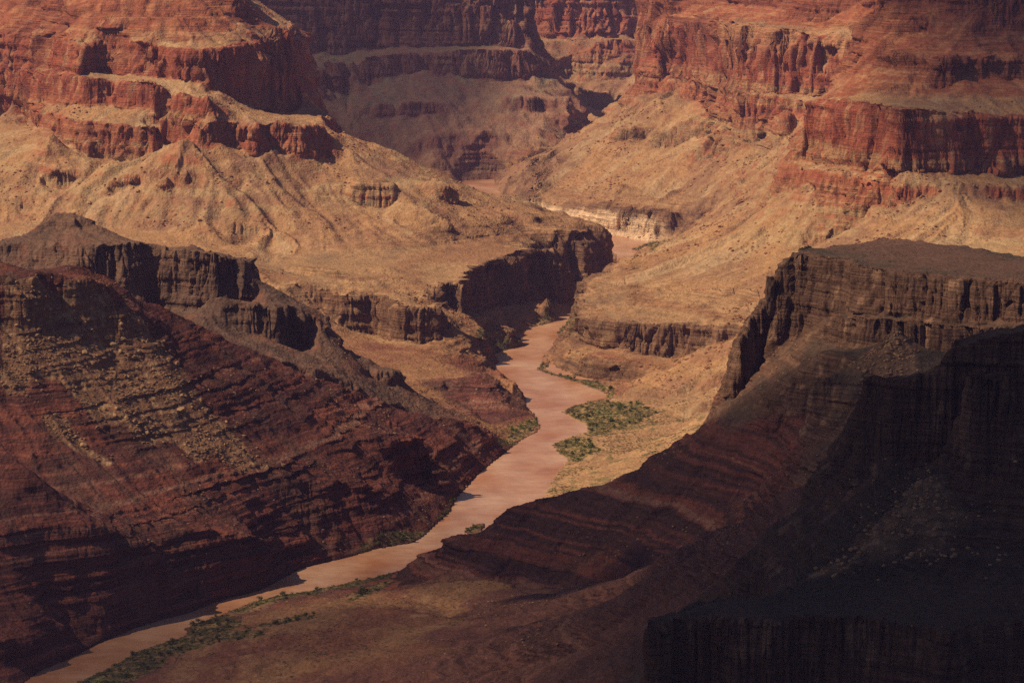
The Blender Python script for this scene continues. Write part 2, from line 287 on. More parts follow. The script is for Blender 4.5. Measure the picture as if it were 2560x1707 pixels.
L(FORE, DOX, [(900,1700,3120),(1200,1680,3060),(1500,1620,3030),(1750,1500,2980),(1900,1400,2950)], False)
HL(FORE, DOX, [(500,3100,20),(900,2900,70),(1300,2700,120),(1600,2500,160)], False)
HL(FORE, DOX, [(400,1720,30),(1000,1720,80),(1600,1720,150)], False)
HL(FORE, DOX, [(-700,1720,150),(0,1720,110),(400,1720,30)])
HL(FORE, DOX, [(-700,2800,110),(-300,2900,60),(0,3000,20)])
# ================= near dark ridge and terrace (right foreground)
cliff(DARK, DK, [(2165,945,2880,1070),(2200,938,2870,1110),(2334,946,2850,1200),(2350,930,2850,1180),(2372,872,2860,1150),(2429,856,2850,1150),(2500,840,2850,1170),(2560,826,2850,1200)], run=0.012)
L(DARK, DK, [(2165,940,2900),(2140,1060,2930),(2150,1075,2920)], False)
L(DARK, DK, [(2380,850,2960),(2429,840,2980),(2560,812,3000)])
HL(DARK, DK, [(2180,3000,330),(2340,3050,330),(2560,3100,350)])
cliff(DARK, DK, [(2410,926,2790,990),(2440,920,2780,990),(2560,918,2780,1000)], run=0.0042)
L(DARK, DK, [(2375,1150,2780),(2300,1220,2740),(2200,1290,2720),(2080,1380,2700),(1960,1470,2690)], False)
L(DARK, DK, [(2375,1150,2780),(2400,1290,2690),(2410,1390,2650)], False)
L(DARK, DK, [(2150,1150,2850),(2000,1290,2840),(1850,1400,2840)], False)
L(DARK, DK, [(1930,1486,2640),(2100,1462,2640),(2240,1446,2630),(2400,1426,2620),(2480,1400,2640),(2560,1374,2650)])
cliff(DARK, DK, [(1632,1556,2500,1800),(1680,1548,2520,1800),(1740,1530,2540,1800),(1800,1542,2510,1800),(1900,1544,2500,1800),(2000,1536,2510,1800),(2100,1542,2500,1800),(2200,1548,2490,1800),(2300,1560,2480,1800),(2380,1585,2440,1800),(2440,1550,2490,1800),(2560,1546,2500,1800)], run=0.014)
L(DARK, DK, [(1640,1545,2540),(1740,1510,2600),(1850,1492,2640)], False)
HL(DARK, DK, [(1620,2620,190),(1700,2720,190),(1850,2790,200)], False)
HL(DARK, DK, [(1620,2440,160),(1640,2380,100),(1700,2200,60),(2000,1720,150),(2560,1720,180)])
# ================= river (bank points at water level)
def zb(pts): return [P(x, y, 0.6) for x, y in pts]
LB = zb([(59,1707),(105,1674),(176,1645),(268,1599),(327,1574),(402,1549),(482,1528),(545,1502),(654,1473),(712,1444),(754,1419),(876,1391),(947,1370),(1035,1356),(1062,1339),(1093,1310),(1127,1280),(1144,1243),(1177,1209),(1202,1180),(1240,1151),(1282,1117),(1311,1096),(1349,1078),(1351,1064),(1345,1043),(1315,1013),(1322,1001),(1300,975),(1277,951),(1238,917),(1250,902),(1234,886),(1257,877),(1319,862),(1303,854),(1277,839),(1315,823),(1395,802),(1391,793),(1430,772)])
LB += [Hd(x, D, 0.6) for x, D in [(1440,6180),(1500,6290),(1536,6350),(1546,6450),(1546,6900),(1500,7020),(1400,7080),(1300,7130),(1240,7250),(1200,7700),(1170,8180),(1150,8420)]]
RB = zb([(184,1707),(260,1674),(348,1624),(461,1590),(466,1582),(457,1569),(545,1538),(620,1507),(691,1488),(800,1471),(905,1448),(985,1432)])
RB += [Hd(x, D, 0.6) for x, D in [(1040,3850),(1120,3930),(1177,4015),(1260,4120),(1340,4250)]]
RB += zb([(1357,1241),(1370,1217),(1391,1180),(1420,1146),(1399,1138),(1376,1113),(1405,1098),(1466,1079),(1468,1062),(1433,1047),(1403,1030),(1430,1013),(1514,993),(1510,982),(1449,959),(1384,940),(1334,923),(1349,913),(1353,890),(1391,860),(1414,842)])
RB += [Hd(x, D, 0.6) for x, D in [(1404,5790),(1415,5850),(1450,5960),(1490,6090),(1545,6240),(1600,6500),(1640,6900),(1660,7080)]]
RB += zb([(1644,605),(1602,601),(1544,590)])
RB += [Hd(x, D, 0.6) for x, D in [(1500,7230),(1400,7270),(1300,7400),(1270,7800),(1243,8190),(1230,8460)]]
# ends outside the picture
LB = [Hd(-420, 3080, 0.6), Hd(-150, 3200, 0.6)] + LB
RB = [Hd(-380, 2950, 0.6), Hd(-60, 3100, 0.6)] + RB

# ------------------------------------------------------------------ survey grid (bearing x log distance, so cells are square on the ground)
DL = 0.001
U0, U1 = -0.30, 0.30
V0, V1 = math.log(1700.0), math.log(12800.0)
NU = int(round((U1 - U0) / DL)) + 1; NV = int(round((V1 - V0) / DL)) + 1
NU += (-NU) % 16; NV += (-NV) % 16
def gi(u, D): return (u - U0) / DL, (np.log(D) - V0) / DL
acc = np.zeros((NV, NU)); cnt = np.zeros((NV, NU))
oacc = np.zeros((NOBJ, NV // 4, NU // 4), np.float32); zacc = np.zeros((NZ, NV // 4, NU // 4), np.float32)
for obj, zone, q in LINES:
    for a, b in zip(q[:-1], q[1:]):
        x0, y0 = gi(a[0], a[1]); x1, y1 = gi(b[0], b[1])
        n = int(max(abs(x1 - x0), abs(y1 - y0)) * 2) + 2
        t = np.linspace(0, 1, n)
        ix = np.round(x0 + (x1 - x0) * t).astype(int); iy = np.round(y0 + (y1 - y0) * t).astype(int)
        ok = (ix >= 0) & (ix < NU) & (iy >= 0) & (iy < NV)
        np.add.at(acc, (iy[ok], ix[ok]), (a[2] + (b[2] - a[2]) * t)[ok]); np.add.at(cnt, (iy[ok], ix[ok]), 1)
        oacc[obj][iy[ok] // 4, ix[ok] // 4] += 1; zacc[zone][iy[ok] // 4, ix[ok] // 4] += 1
poly = np.array([gi(p[0], p[1]) for p in LB + RB[::-1]])
def inside(poly, xs, ys):
    r = np.zeros(xs.shape, bool); n = len(poly)
    for i in range(n):
        xa, ya = poly[i]; xb, yb = poly[(i + 1) % n]
        c = ((ya > ys) != (yb > ys))
        if not c.any(): continue
        r ^= c & (xs < (xb - xa) * (ys - ya) / (yb - ya + 1e-12) + xa)
    return r
GX, GY = np.meshgrid(np.arange(NU), np.arange(NV))
water = inside(poly, GX.astype(float), GY.astype(float))
isle = np.zeros_like(water)
for pts in ([(1577,624),(1620,606),(1662,598),(1662,612),(1621,634)], [(1156,1328),(1180,1312),(1216,1305),(1206,1332),(1172,1338)], [(1388,834),(1403,815),(1440,812),(1440,836),(1410,845)]):
    isle |= inside(np.array([gi(*P(x, y, 0.6)[:2]) for x, y in pts]), GX.astype(float), GY.astype(float))
water &= ~isle
def dil(m):
    r = m.copy(); r[1:] |= m[:-1]; r[:-1] |= m[1:]; r[:, 1:] |= m[:, :-1]; r[:, :-1] |= m[:, 1:]; return r
bank = dil(water) & ~water
near_w = dil(dil(dil(bank)))
acc[near_w] = 0; cnt[near_w] = 0
acc[water] = -7; cnt[water] = 1
acc[bank] = 1.2; cnt[bank] = 1
acc[isle] = 1.6; cnt[isle] = 1

def up(a):
    h, w = a.shape
    y = np.clip((np.arange(2 * h) - 0.5) / 2, 0, h - 1.001); x = np.clip((np.arange(2 * w) - 0.5) / 2, 0, w - 1.001)
    iy = y.astype(int); ix = x.astype(int); fy = (y - iy)[:, None]; fx = x - ix
    t = a[iy] * (1 - fy) + a[iy + 1] * fy
    return t[:, ix] * (1 - fx) + t[:, ix + 1] * fx
def solve(acc, cnt, levels, its):
    pyr = [(acc, cnt)]
    for _ in range(levels):
        a, c = pyr[-1]; h, w = a.shape
        pyr.append((a.reshape(h // 2, 2, w // 2, 2).sum((1, 3)), c.reshape(h // 2, 2, w // 2, 2).sum((1, 3))))
    z = None
    for lv in range(levels, -1, -1):
        a, c = pyr[lv]; m = c > 0; val = np.where(m, a / np.maximum(c, 1), 0)
        z = np.full(a.shape, val[m].mean() if m.any() else 0) if z is None else up(z)
        z = z.astype(np.float32); val = val.astype(np.float32)
        for k in range(its[lv]):
            z[m] = val[m]
            p = np.pad(z, 1, mode='edge')
            z = 0.25 * (p[:-2, 1:-1] + p[2:, 1:-1] + p[1:-1, :-2] + p[1:-1, 2:])
        z[m] = val[m]
    return z
Z = solve(acc, cnt, 4, [60, 80, 140, 300, 1200])
# which landform / which rock each place belongs to
ctot = (oacc.sum(0) > 0).astype(float)
def argfield(stack):
    tot = stack.sum(0)
    best = None; arg = None
    for k in range(stack.shape[0]):
        f = solve((stack[k] / np.maximum(tot, 1)) * (tot > 0), (tot > 0).astype(float), 2, [30, 60, 300])
        yield f
OBJW = np.stack(list(argfield(oacc))); ZONW = np.stack(list(argfield(zacc)))

# ------------------------------------------------------------------ numpy noise
TAB = rng.random((64, 64, 64)).astype(np.float32) * 2 - 1
def n3(x, y, z):
    xi = np.floor(x).astype(np.int32); yi = np.floor(y).astype(np.int32); zi = np.floor(z).astype(np.int32)
    fx = (x - xi).astype(np.float32); fy = (y - yi).astype(np.float32); fz = (z - zi).astype(np.float32)
    fx = fx * fx * (3 - 2 * fx); fy = fy * fy * (3 - 2 * fy); fz = fz * fz * (3 - 2 * fz)
    xi &= 63; yi &= 63; zi &= 63; x1 = (xi + 1) & 63; y1 = (yi + 1) & 63; z1 = (zi + 1) & 63
    def l(a, b, t): return a + (b - a) * t
    return l(l(l(TAB[xi, yi, zi], TAB[x1, yi, zi], fx), l(TAB[xi, y1, zi], TAB[x1, y1, zi], fx), fy),
             l(l(TAB[xi, yi, z1], TAB[x1, yi, z1], fx), l(TAB[xi, y1, z1], TAB[x1, y1, z1], fx), fy), fz)
def fbm(x, y, z, o=4, g=0.5):
    r = 0; a = 1.0; s = 0
    for i in range(o):
        r = r + a * n3(x + 13.7 * i, y + 7.1 * i, z + 3.3 * i); s += a; a *= g; x = x * 2.03; y = y * 2.03; z = z * 2.03
    return r / s
def sst(a, b, x):
    t = np.clip((x - a) / (b - a), 0, 1); return t * t * (3 - 2 * t)
def samp(A, x, y):
    x = np.clip(x, 0, A.shape[1] - 1.001); y = np.clip(y, 0, A.shape[0] - 1.001)
    ix = x.astype(np.int32); iy = y.astype(np.int32); fx = x - ix; fy = y - iy
    return (A[iy, ix] * (1 - fx) + A[iy, ix + 1] * fx) * (1 - fy) + (A[iy + 1, ix] * (1 - fx) + A[iy + 1, ix + 1] * fx) * fy
def blur(A, n):
    for _ in range(n):
        p = np.pad(A, 1, mode='edge')
        A = 0.25 * A + 0.125 * (p[:-2, 1:-1] + p[2:, 1:-1] + p[1:-1, :-2] + p[1:-1, 2:]) + 0.0625 * (p[:-2, :-2] + p[2:, :-2] + p[:-2, 2:] + p[2:, 2:])
    return A
DG = np.exp(V0 + np.arange(NV) * DL)[:, None].astype(np.float32)
UG = (U0 + np.arange(NU) * DL)[None].astype(np.float32)
XG = UG * DG
def grad(A):
    gy, gx = np.gradient(A); return gx / (DL * DG), gy / (DL * DG)
wet = blur((water | bank).astype(np.float32), 3)
# rills: noise smeared along the fall line
def rills(src, steps, stride, A):
    gx, gy = grad(A); m = np.sqrt(gx * gx + gy * gy) + 1e-4
    gx /= m; gy /= m
    out = src.copy(); 
    for sgn in (1, -1):
        px = GX.astype(np.float32).copy(); py = GY.astype(np.float32).copy()
        for k in range(steps):
            vx = samp(gx, px, py); vy = samp(gy, px, py)
            px += sgn * stride * vx; py += sgn * stride * vy
            out += samp(src, px, py)
    out -= out.mean(); return out / out.std()
wet0 = blur((water | bank).astype(np.float32), 8)
wamp = (1 - np.clip(wet0 * 3, 0, 1)) * (DG / 6000.0)
def nz(sx, k): return fbm(XG / sx, DG / sx, 0 * XG + k, 3, 0.55)
wx = (15 * nz(95, 1.3) + 8 * n3(XG / 24, DG / 24, 0 * XG + 5)) * wamp
wy = (17 * nz(95, 8.3) + 8 * n3(XG / 24, DG / 24, 0 * XG + 15)) * wamp
Z = samp(Z, GX + wx / (DG * DL), GY + wy / (DG * DL)).astype(np.float32)
Z[water] = -7
Zs = blur(Z, 6)
gx, gy = grad(blur(Z, 2)); SL = np.sqrt(gx * gx + gy * gy)
cl = sst(0.8, 1.5, SL)
r1 = rills(blur(rng.standard_normal((NV, NU)).astype(np.float32), 1), 10, 1.3, Zs)
r3 = rills(blur(rng.standard_normal((NV, NU)).astype(np.float32), 4), 12, 1.8, blur(Z, 8))
r2 = rills(blur(rng.standard_normal((NV, NU)).astype(np.float32), 14), 12, 3.0, blur(Z, 16))
ZT = samp(ZONW[T], GX / 4, GY / 4)
slo = np.clip(SL / 0.35, 0, 1) * (1 - cl)
sc = (DG / 6000.0)
dry = 1 - np.clip(wet * 2.0, 0, 1)
Z2 = Z + dry * slo * (r1 * 1.3 * np.minimum(sc, 1) - (np.abs(r2) - .8) * 6.0 * np.minimum(sc, 1.0) * np.clip(.55 + ZT, 0, 1) - (np.abs(r3) - .8) * 2.2 * np.minimum(sc, 1.0)) + dry * (1 - cl) * 2.0 * fbm(XG / 90, DG / 90 + 0 * XG, 0 * XG, 4) * np.clip(0.3 + SL, 0, 1)
Z2 = np.where(near_w & ~water & ~bank, np.maximum(Z2, 0.8), Z2).astype(np.float32)

# ------------------------------------------------------------------ the mesh: columns by bearing, rows spaced along the ground profile
cols = np.concatenate([np.linspace(U0 + .002, -0.196, 60, endpoint=False), np.linspace(-0.196, 0.196, NCOL := 1300), np.linspace(0.196, U1 - .002, 61)[1:]])
NR = 2100
fy = np.linspace(0, NV - 1.01, 4200)
zc = samp(Z2, ((cols - U0) / DL)[None, :] + 0 * fy[:, None], fy[:, None] + 0 * cols[None, :])
Dc = np.exp(V0 + fy * DL)[:, None]
dz = np.diff(zc, axis=0); dD = np.diff(Dc, axis=0)
# weight by how large the piece looks from the rim
h = CAMZ - zc[:-1]
app = (dz * Dc[:-1] + h * dD) / Dc[:-1] ** 2
app = np.where(app > 0, app, -0.2 * app)
step = app + 0.10 * np.sqrt(dz * dz + dD * dD) / Dc[:-1] + 0.12 * np.abs(dz) / Dc[:-1]
def boxb(A, r, ax):
    pad = [(0, 0), (0, 0)]; pad[ax] = (r + 1, r)
    c = np.cumsum(np.pad(A, pad, mode='edge'), axis=ax); n = A.shape[ax]
    lo = [slice(None)] * 2; hi = [slice(None)] * 2
    hi[ax] = slice(2 * r + 1, 2 * r + 1 + n); lo[ax] = slice(0, n)
    return (c[tuple(hi)] - c[tuple(lo)]) / (2 * r + 1)
for _ in range(3): step = boxb(boxb(step, 14, 1), 6, 0)
s = np.concatenate([np.zeros((1, step.shape[1])), np.cumsum(step, 0)])
tgt = np.linspace(0, 1, NR)
rows = np.empty((NR, len(cols)))
for j in range(len(cols)):
    rows[:, j] = np.interp(tgt * s[-1, j], s[:, j], fy)
MGX = ((cols - U0) / DL)[None, :] + 0 * rows
MZ = samp(Z2, MGX, rows).astype(np.float32)
MD = np.exp(V0 + rows * DL).astype(np.float32)
MX = (cols[None, :] * MD).astype(np.float32)
gxs, gys = grad(blur(Z, 4)); gm = np.sqrt(gxs ** 2 + gys ** 2)
g2 = gm + 0.02
nx = samp(-gxs / g2, MGX, rows).astype(np.float32); ny = samp(-gys / g2, MGX, rows).astype(np.float32)
mcl = samp(cl.astype(np.float32), MGX, rows).astype(np.float32); msl = samp(SL.astype(np.float32), MGX, rows).astype(np.float32)
mdry = samp(dry.astype(np.float32), MGX, rows).astype(np.float32)
MS = MD / 6000.0
dip = MZ + 0.012 * MX + 4 * n3(MX / 400, MD / 400, MZ * 0)
# buttresses and chimneys on the cliffs
lat = MX * 1.0 - 0.35 * MD
fl = 1 - np.abs(n3(MX / (60 * MS), MD / (60 * MS), dip / 300)) * 2.2
def cells(x, y, lay):
    """blocky 2-D cells: value per cell and distance to the nearest joint"""
    xi = np.floor(x).astype(np.int32); yi = np.floor(y).astype(np.int32)
    f1 = np.full(x.shape, 9, np.float32); f2 = f1.copy(); val = np.zeros(x.shape, np.float32)
    for dx in (-1, 0, 1):
        for dy in (-1, 0, 1):
            a = (xi + dx) & 63; b = (yi + dy) & 63
            px = xi + dx + .5 + .42 * TAB[a, b, lay & 63]; py = yi + dy + .5 + .42 * TAB[b, a, (lay + 7) & 63]
            d = (px - x) ** 2 + (py - y) ** 2
            v = TAB[(a * 3 + 5) & 63, b, (lay + 21) & 63]
            m1 = d < f1; f2 = np.where(m1, f1, np.minimum(f2, d)); val = np.where(m1, v, val); f1 = np.where(m1, d, f1)
    return val, np.sqrt(f2) - np.sqrt(f1)
fl3 = n3(MX / (8 * MS), MD / (8 * MS), dip / 50)
brk = sst(-0.25, 0.35, n3(MX / 120, MD / 120, dip / 60 + 7))
cm = mcl > 0.03
blk = np.zeros(MX.shape, np.float32); crk = np.zeros(MX.shape, np.float32)
zq = dip[cm] + 6 * n3(MX[cm] / 60, MD[cm] / 60, dip[cm] / 60)
for size, hgt, av, ac in ((38, 120, 13.0, 6.5), (16, 60, 7.0, 5.0), (7, 20, 2.4, 1.8)):
    ms = MS[cm]; wob = 0.35 * n3(MX[cm] / size, MD[cm] / size, zq / hgt)
    v, e = cells(MX[cm] / (size * ms) + wob, MD[cm] / (size * ms) - wob, np.floor(zq / (hgt * 1.0)).astype(np.int32))
    blk[cm] += av * v; crk[cm] -= ac * (1 - sst(0.0, 0.16, e))
def stair(z, h, k):
    """each bed of rock stands out or back by its own amount"""
    q = z / h; i = np.floor(q).astype(np.int32); f = (q - i).astype(np.float32)
    a = TAB[i & 63, k, k]; b = TAB[(i + 1) & 63, k, k]
    return a + (b - a) * sst(0.78, 1.0, f)
dw = dip + 2.5 * n3(MX / 90, MD / 90, dip * 0 + 3)
led = stair(dw, 13.0, 3) + 0.8 * stair(dw, 5.2, 9)
dxz = np.clip(samp(ZONW[DOX], MGX / 4, rows / 4), 0, 1).astype(np.float32); bsz = np.clip(samp(OBJW[BASR], MGX / 4, rows / 4), 0, 1).astype(np.float32)
rrz = np.clip(samp(OBJW[REDR], MGX / 4, rows / 4), 0, 1).astype(np.float32)
amp_c = mcl * (7 * fl * (1 - .6 * dxz - .35 * bsz) + (blk + crk) * (0.45 + 0.7 * brk) * (1 - .72 * dxz) + 1.6 * fl3 + 3.2 * led * (1.35 - brk) * (1 + 1.3 * dxz))
zsel = np.clip(samp(ZONW[DOX] + ZONW[PL] + ZONW[BR] + ZONW[SUP] + 0.85 * ZONW[DK], MGX / 4, rows / 4), 0, 1).astype(np.float32)
lmask = 0.25 + sst(-0.15, 0.35, fbm(MX / 170, MD / 170, MZ / 80 + 9, 2))
slp = sst(0.12, 0.4, msl) * (1 - mcl)
led3 = stair(dw, 9.0, 20) + 0.8 * stair(dw, 3.7, 31)
cut = sst(.1, .5, n3(MX / 45, MD / 45, dip / 25 + 3)) * 2
amp_s = slp * (3.0 * np.maximum(led3, -0.5) * lmask - cut * zsel) * (0.10 + 0.95 * zsel) * (1 + 1.1 * rrz)
out = (amp_c * MS + amp_s) * mdry
MX2 = MX + nx * out; MY2 = MD + ny * out
rough = fbm(MX / 22, MD / 22, MZ / 22, 3)
peb = np.maximum(n3(MX / 5.5, MD / 5.5, MZ / 5.5 + 31) - 0.45, 0) * 4.5 * sst(-0.1, 0.4, n3(MX / 70, MD / 70, MZ * 0 + 3))
MZ2 = MZ + mdry * (peb * (1 - mcl) * sst(0.05, 0.3, msl) + rough * 2.2 * (1 - mcl) + 1.2 * fbm(MX / 7, MD / 7, MZ / 7 + 4, 2) * np.clip(msl * 2, 0.15, 1))
ow = samp(near_w.astype(np.float32), MGX, rows)
allv = np.stack([MX2, MY2, MZ2], -1).astype(np.float32)

def mesh_grid(name, verts, quads, attrs=None):
    me = bpy.data.meshes.new(name)
    me.vertices.add(len(verts)); me.vertices.foreach_set("co", verts.astype(np.float32).ravel())
    n = len(quads)
    me.loops.add(n * 4); me.loops.foreach_set("vertex_index", quads.astype(np.int32).ravel())
    me.polygons.add(n); me.polygons.foreach_set("loop_start", np.arange(0, n * 4, 4, dtype=np.int32))
    try: me.polygons.foreach_set("loop_total", np.full(n, 4, np.int32))
    except Exception: pass
    me.update(calc_edges=True)
    me.shade_smooth()
    for an, av in (attrs or {}).items():
        at = me.attributes.new(an, 'FLOAT_COLOR', 'POINT')
        at.data.foreach_set("color", av.astype(np.float32).ravel())
    o = bpy.data.objects.new(name, me); C.collection.objects.link(o)
    return o

NC = len(cols)
idx = np.arange(NR * NC).reshape(NR, NC)
quads = np.stack([idx[:-1, :-1], idx[:-1, 1:], idx[1:, 1:], idx[1:, :-1]], -1)
qr = (np.arange(NR - 1)[:, None] + 0 * np.arange(NC - 1)[None]); qc = (0 * np.arange(NR - 1)[:, None] + np.arange(NC - 1)[None])

# ------------------------------------------------------------------ what the ground is made of
ZI = samp  # alias
wgx = MGX + 3.0 * n3(MX / 30, MD / 30, MZ / 30) + 5 * n3(MX / 90, MD / 90, MZ / 30 + 5)
wgy = rows + 3.0 * n3(MX / 30, MD / 30, MZ / 30 + 9) + 5 * n3(MX / 90, MD / 90, MZ / 30 + 15)
best = np.full(MX.shape, -1, np.float32); zid = np.zeros(MX.shape, np.int8); ZF = []
for k in range(NZ):
    f = samp(ZONW[k], wgx / 4, wgy / 4).astype(np.float32); ZF.append(np.clip(f, 0, 1) ** 4)
    m = f > best; best = np.where(m, f, best); zid[m] = k
best = np.full(MX.shape, -1, np.float32); oid = np.zeros(MX.shape, np.int8)
for k in range(NOBJ):
    f = samp(OBJW[k], MGX / 4, rows / 4).astype(np.float32)
    m = f > best; best = np.where(m, f, best); oid[m] = k

def ground(x, y):
    """visible ground point under sight line (x, y) -> fractional grid position"""
    u, t = sight(x, y)
    gy = np.arange(0, NV - 1.5, 0.5); D = np.exp(V0 + gy * DL)
    z = samp(Z2, np.full(gy.shape, (u - U0) / DL), gy)
    k = np.argmax(z > CAMZ - t * D)
    return (u - U0) / DL, gy[k]
def patch(pts, soft=2):
    pg = np.array([ground(x, y) for x, y in pts])
    x0, x1 = int(pg[:, 0].min()) - 12, int(pg[:, 0].max()) + 12; y0, y1 = int(pg[:, 1].min()) - 12, int(pg[:, 1].max()) + 12
    x0 = max(x0, 0); y0 = max(y0, 0)
    sub = inside(pg, GX[y0:y1, x0:x1].astype(float), GY[y0:y1, x0:x1].astype(float)).astype(np.float32)
    m = np.zeros((NV, NU), np.float32); m[y0:y1, x0:x1] = blur(sub, soft); return m, pg
VEG = [[(1403,1030),(1430,1013),(1520,1002),(1600,1005),(1650,1030),(1580,1062),(1530,1082),(1480,1092),(1466,1075),(1468,1062),(1433,1047)],
       [(1376,1113),(1410,1098),(1470,1090),(1500,1125),(1440,1160),(1425,1146),(1400,1138)],
       [(1334,923),(1342,913),(1400,930),(1470,948),(1530,970),(1540,985),(1520,995),(1449,962),(1384,943)],
       [(1577,622),(1620,606),(1662,600),(1655,612),(1621,632)],
       [(1230,1080),(1300,1056),(1345,1046),(1352,1066),(1310,1096),(1280,1112)],
       [(1181,842),(1230,838),(1290,852),(1322,860),(1290,872),(1240,884),(1215,862)],
       [(1277,838),(1330,812),(1395,792),(1430,765),(1434,776),(1395,804),(1315,826)],
       [(184,1707),(260,1674),(348,1624),(461,1588),(560,1580),(670,1576),(650,1592),(540,1606),(440,1640),(380,1680),(330,1707)],
       [(457,1569),(545,1538),(590,1545),(610,1562),(560,1582),(480,1582)],
       [(545,1536),(620,1505),(691,1486),(800,1469),(905,1446),(985,1430),(980,1440),(900,1462),(760,1486),(650,1512),(600,1536)],
       [(880,1388),(920,1350),(970,1335),(1062,1330),(1062,1340),(1035,1357),(947,1372)],
       [(1160,1326),(1180,1316),(1212,1311),(1200,1328),(1172,1334)],
       [(1391,831),(1403,817),(1436,814),(1432,834),(1412,842)],
       [(640,1560),(700,1545),(790,1532),(780,1548),(700,1560),(650,1570)],
       [(1090,1300),(1120,1270),(1142,1240),(1130,1285),(1100,1312)],
       [(860,1500),(930,1462),(985,1444),(960,1470),(890,1500)]]
vegp = [patch(v, 1) for v in VEG]
vegm = np.clip(sum(m for m, _ in vegp), 0, 1); vegs = blur(vegm.astype(np.float32), 22)
fan = np.clip(patch([(0,700),(100,705),(240,720),(340,790),(400,860),(470,940),(540,1050),(640,1140),(680,1180),(600,1180),(520,1130),(500,1165),(420,1100),(360,1120),(300,1050),(240,1090),(190,1000),(140,940),(90,940),(60,1000),(0,980)], 6)[0]
      + patch([(100,1040),(160,1040),(220,1120),(290,1160),(270,1170),(190,1130),(130,1090)], 3)[0]
      + patch([(2240,822),(2290,880),(2335,938),(2250,945),(2165,935),(2110,930),(2200,868)], 4)[0] * .9
      + patch([(2375,1150),(2410,1300),(2415,1400),(1960,1475),(2100,1370),(2220,1270)], 16)[0] * .5, 0, 1)
mveg = samp(vegm, MGX, rows); mvs = samp(vegs, MGX, rows); mfs = samp(blur(fan.astype(np.float32), 30), MGX, rows); mfan = samp(fan.astype(np.float32), MGX, rows)
mfan = sst(0.30, 0.75, mfan + 0.55 * fbm(MX / 45, MD / 45, MZ / 45 + 2, 4))

def mix(a, b, t):
    return a + (b - a) * t[..., None]
def c3(*c): return np.array(c, np.float32)
zz = MZ2 + 0.012 * MX2
n1 = fbm(MX / 140, MD / 140, MZ / 100, 4); n2 = fbm(MX / 30, MD / 30, MZ / 30 + 3, 3); nf = n3(MX / 6, MD / 6, MZ / 6)
stk = fbm(MX / 14, MD / 14, MZ / 150 + 20, 3)                         # vertical stains
bnd = n3(zz * 0 + 3.5, MX / 700, zz / 7.0) + 0.7 * n3(zz * 0 + 9.5, MX / 400, zz / 2.7)  # bedding
col = np.zeros(MX.shape + (3,), np.float32)
ZS = sum(ZF) + 1e-9
def put(k, c): 
    global col
    col += c * (ZF[k] / ZS)[..., None]
one = np.ones(MX.shape, np.float32)
# talus and redwall country
tal = mix(one[..., None] * c3(.335,.182,.090), c3(.26,.150,.084), sst(-.2,.5,n1)); tal = mix(tal, c3(.38,.235,.135), sst(.1,.6,n2) * .6)
tal = mix(tal, c3(.40,.28,.165), sst(.28, .6, fbm(MX / 45, MD / 45, MZ / 160 + 44, 3)) * sst(.1,.4,n1) * .7)
tal = mix(tal, c3(.25,.115,.070), sst(.15,.5,fbm(MX / 60, MD / 60, MZ / 20 + 40, 3)) * .6)
mr2 = samp(r2.astype(np.float32), MGX, rows); mr1 = samp(r1.astype(np.float32), MGX, rows)
deb = sst(.2, 1.1, mr2 + .45 * mr1 + 1.2 * n1); pale = sst(.5, 1.5, -mr2 + .4 * mr1)
tal = mix(tal, c3(.215,.110,.068), deb * .62 * sst(.12,.3,msl)); tal = mix(tal, c3(.41,.29,.175), pale * .45)
olive = sst(170, 215, zz) * (1 - sst(270, 300, zz)) * sst(-.05, .3, fbm(MX / 80, MD / 80, MZ / 12 + 60, 3))
tal = mix(tal, c3(.33,.215,.115), olive * .8)
stf = fbm(MX / 7, MD / 7, MZ / 70 + 120, 3)
red = mix(one[..., None] * c3(.27,.076,.043), c3(.33,.160,.092), sst(.05,.45,stk + .3 * n1)); red = mix(red, c3(.15,.045,.034), sst(.1,.45,-stk) * .75); red = mix(red, c3(.36,.18,.10), sst(.15,.5,stf) * .5); red = mix(red, c3(.13,.04,.03), sst(.2,.5,-stf) * .6)
red = mix(red, c3(.37,.19,.10), sst(-.15,.35,n1 + .25 * stk) * sst(430, 520, zz) * .75)
mua = mix(one[..., None] * c3(.29,.105,.055), c3(.34,.20,.105), sst(-.1,.35,bnd)); mua = mix(mua, c3(.25,.17,.095), (1 - sst(215, 320, zz)) * sst(-.4,.3,stk) * .8)
mua = mix(mua, c3(.26,.07,.042), sst(.0,.3,stk) * sst(250, 330, zz) * .8); mua = mix(mua, c3(.14,.06,.04), sst(.15,.45,-stf) * .6)
cliffc = mix(mua, red, sst(372, 392, zz)[..., ] if False else sst(372, 392, zz))
tap = mix(one[..., None] * c3(.19,.098,.058), c3(.26,.15,.085), sst(-.1,.4,stk)); tap = mix(tap, c3(.12,.065,.045), sst(.1,.5,bnd) * .7)
cliffc = mix(tap, cliffc, sst(135, 165, zz))
dist_red = sst(300, 340, zz)
put(T, mix(tal, cliffc, sst(.55, 1.1, msl + .25 * n2)))
supc = mix(one[..., None] * c3(.27,.088,.046), c3(.33,.14,.07), sst(-.1,.4,n2)); supc = mix(supc, c3(.38,.20,.11), sst(.35,.6,bnd) * .6)
supc = mix(supc, c3(.18,.055,.035), sst(.6, 1.1, msl) * .6)
put(SUP, supc)
plt = mix(one[..., None] * c3(.33,.19,.10), c3(.23,.14,.082), sst(.1,.5,n1)); plt = mix(plt, c3(.24,.11,.06), sst(.1,.45,bnd) * .6)
cream = sst(.35,.7, samp(OBJW[RFAR], MGX / 4, rows / 4)) * (1 - sst(45, 62, MZ2 + 12 * n2)) * (1 - sst(330, 420, MX))
put(PL, mix(mix(plt, tap, sst(.5, 1.0, msl + .2 * n2)), c3(.60,.41,.27), cream))
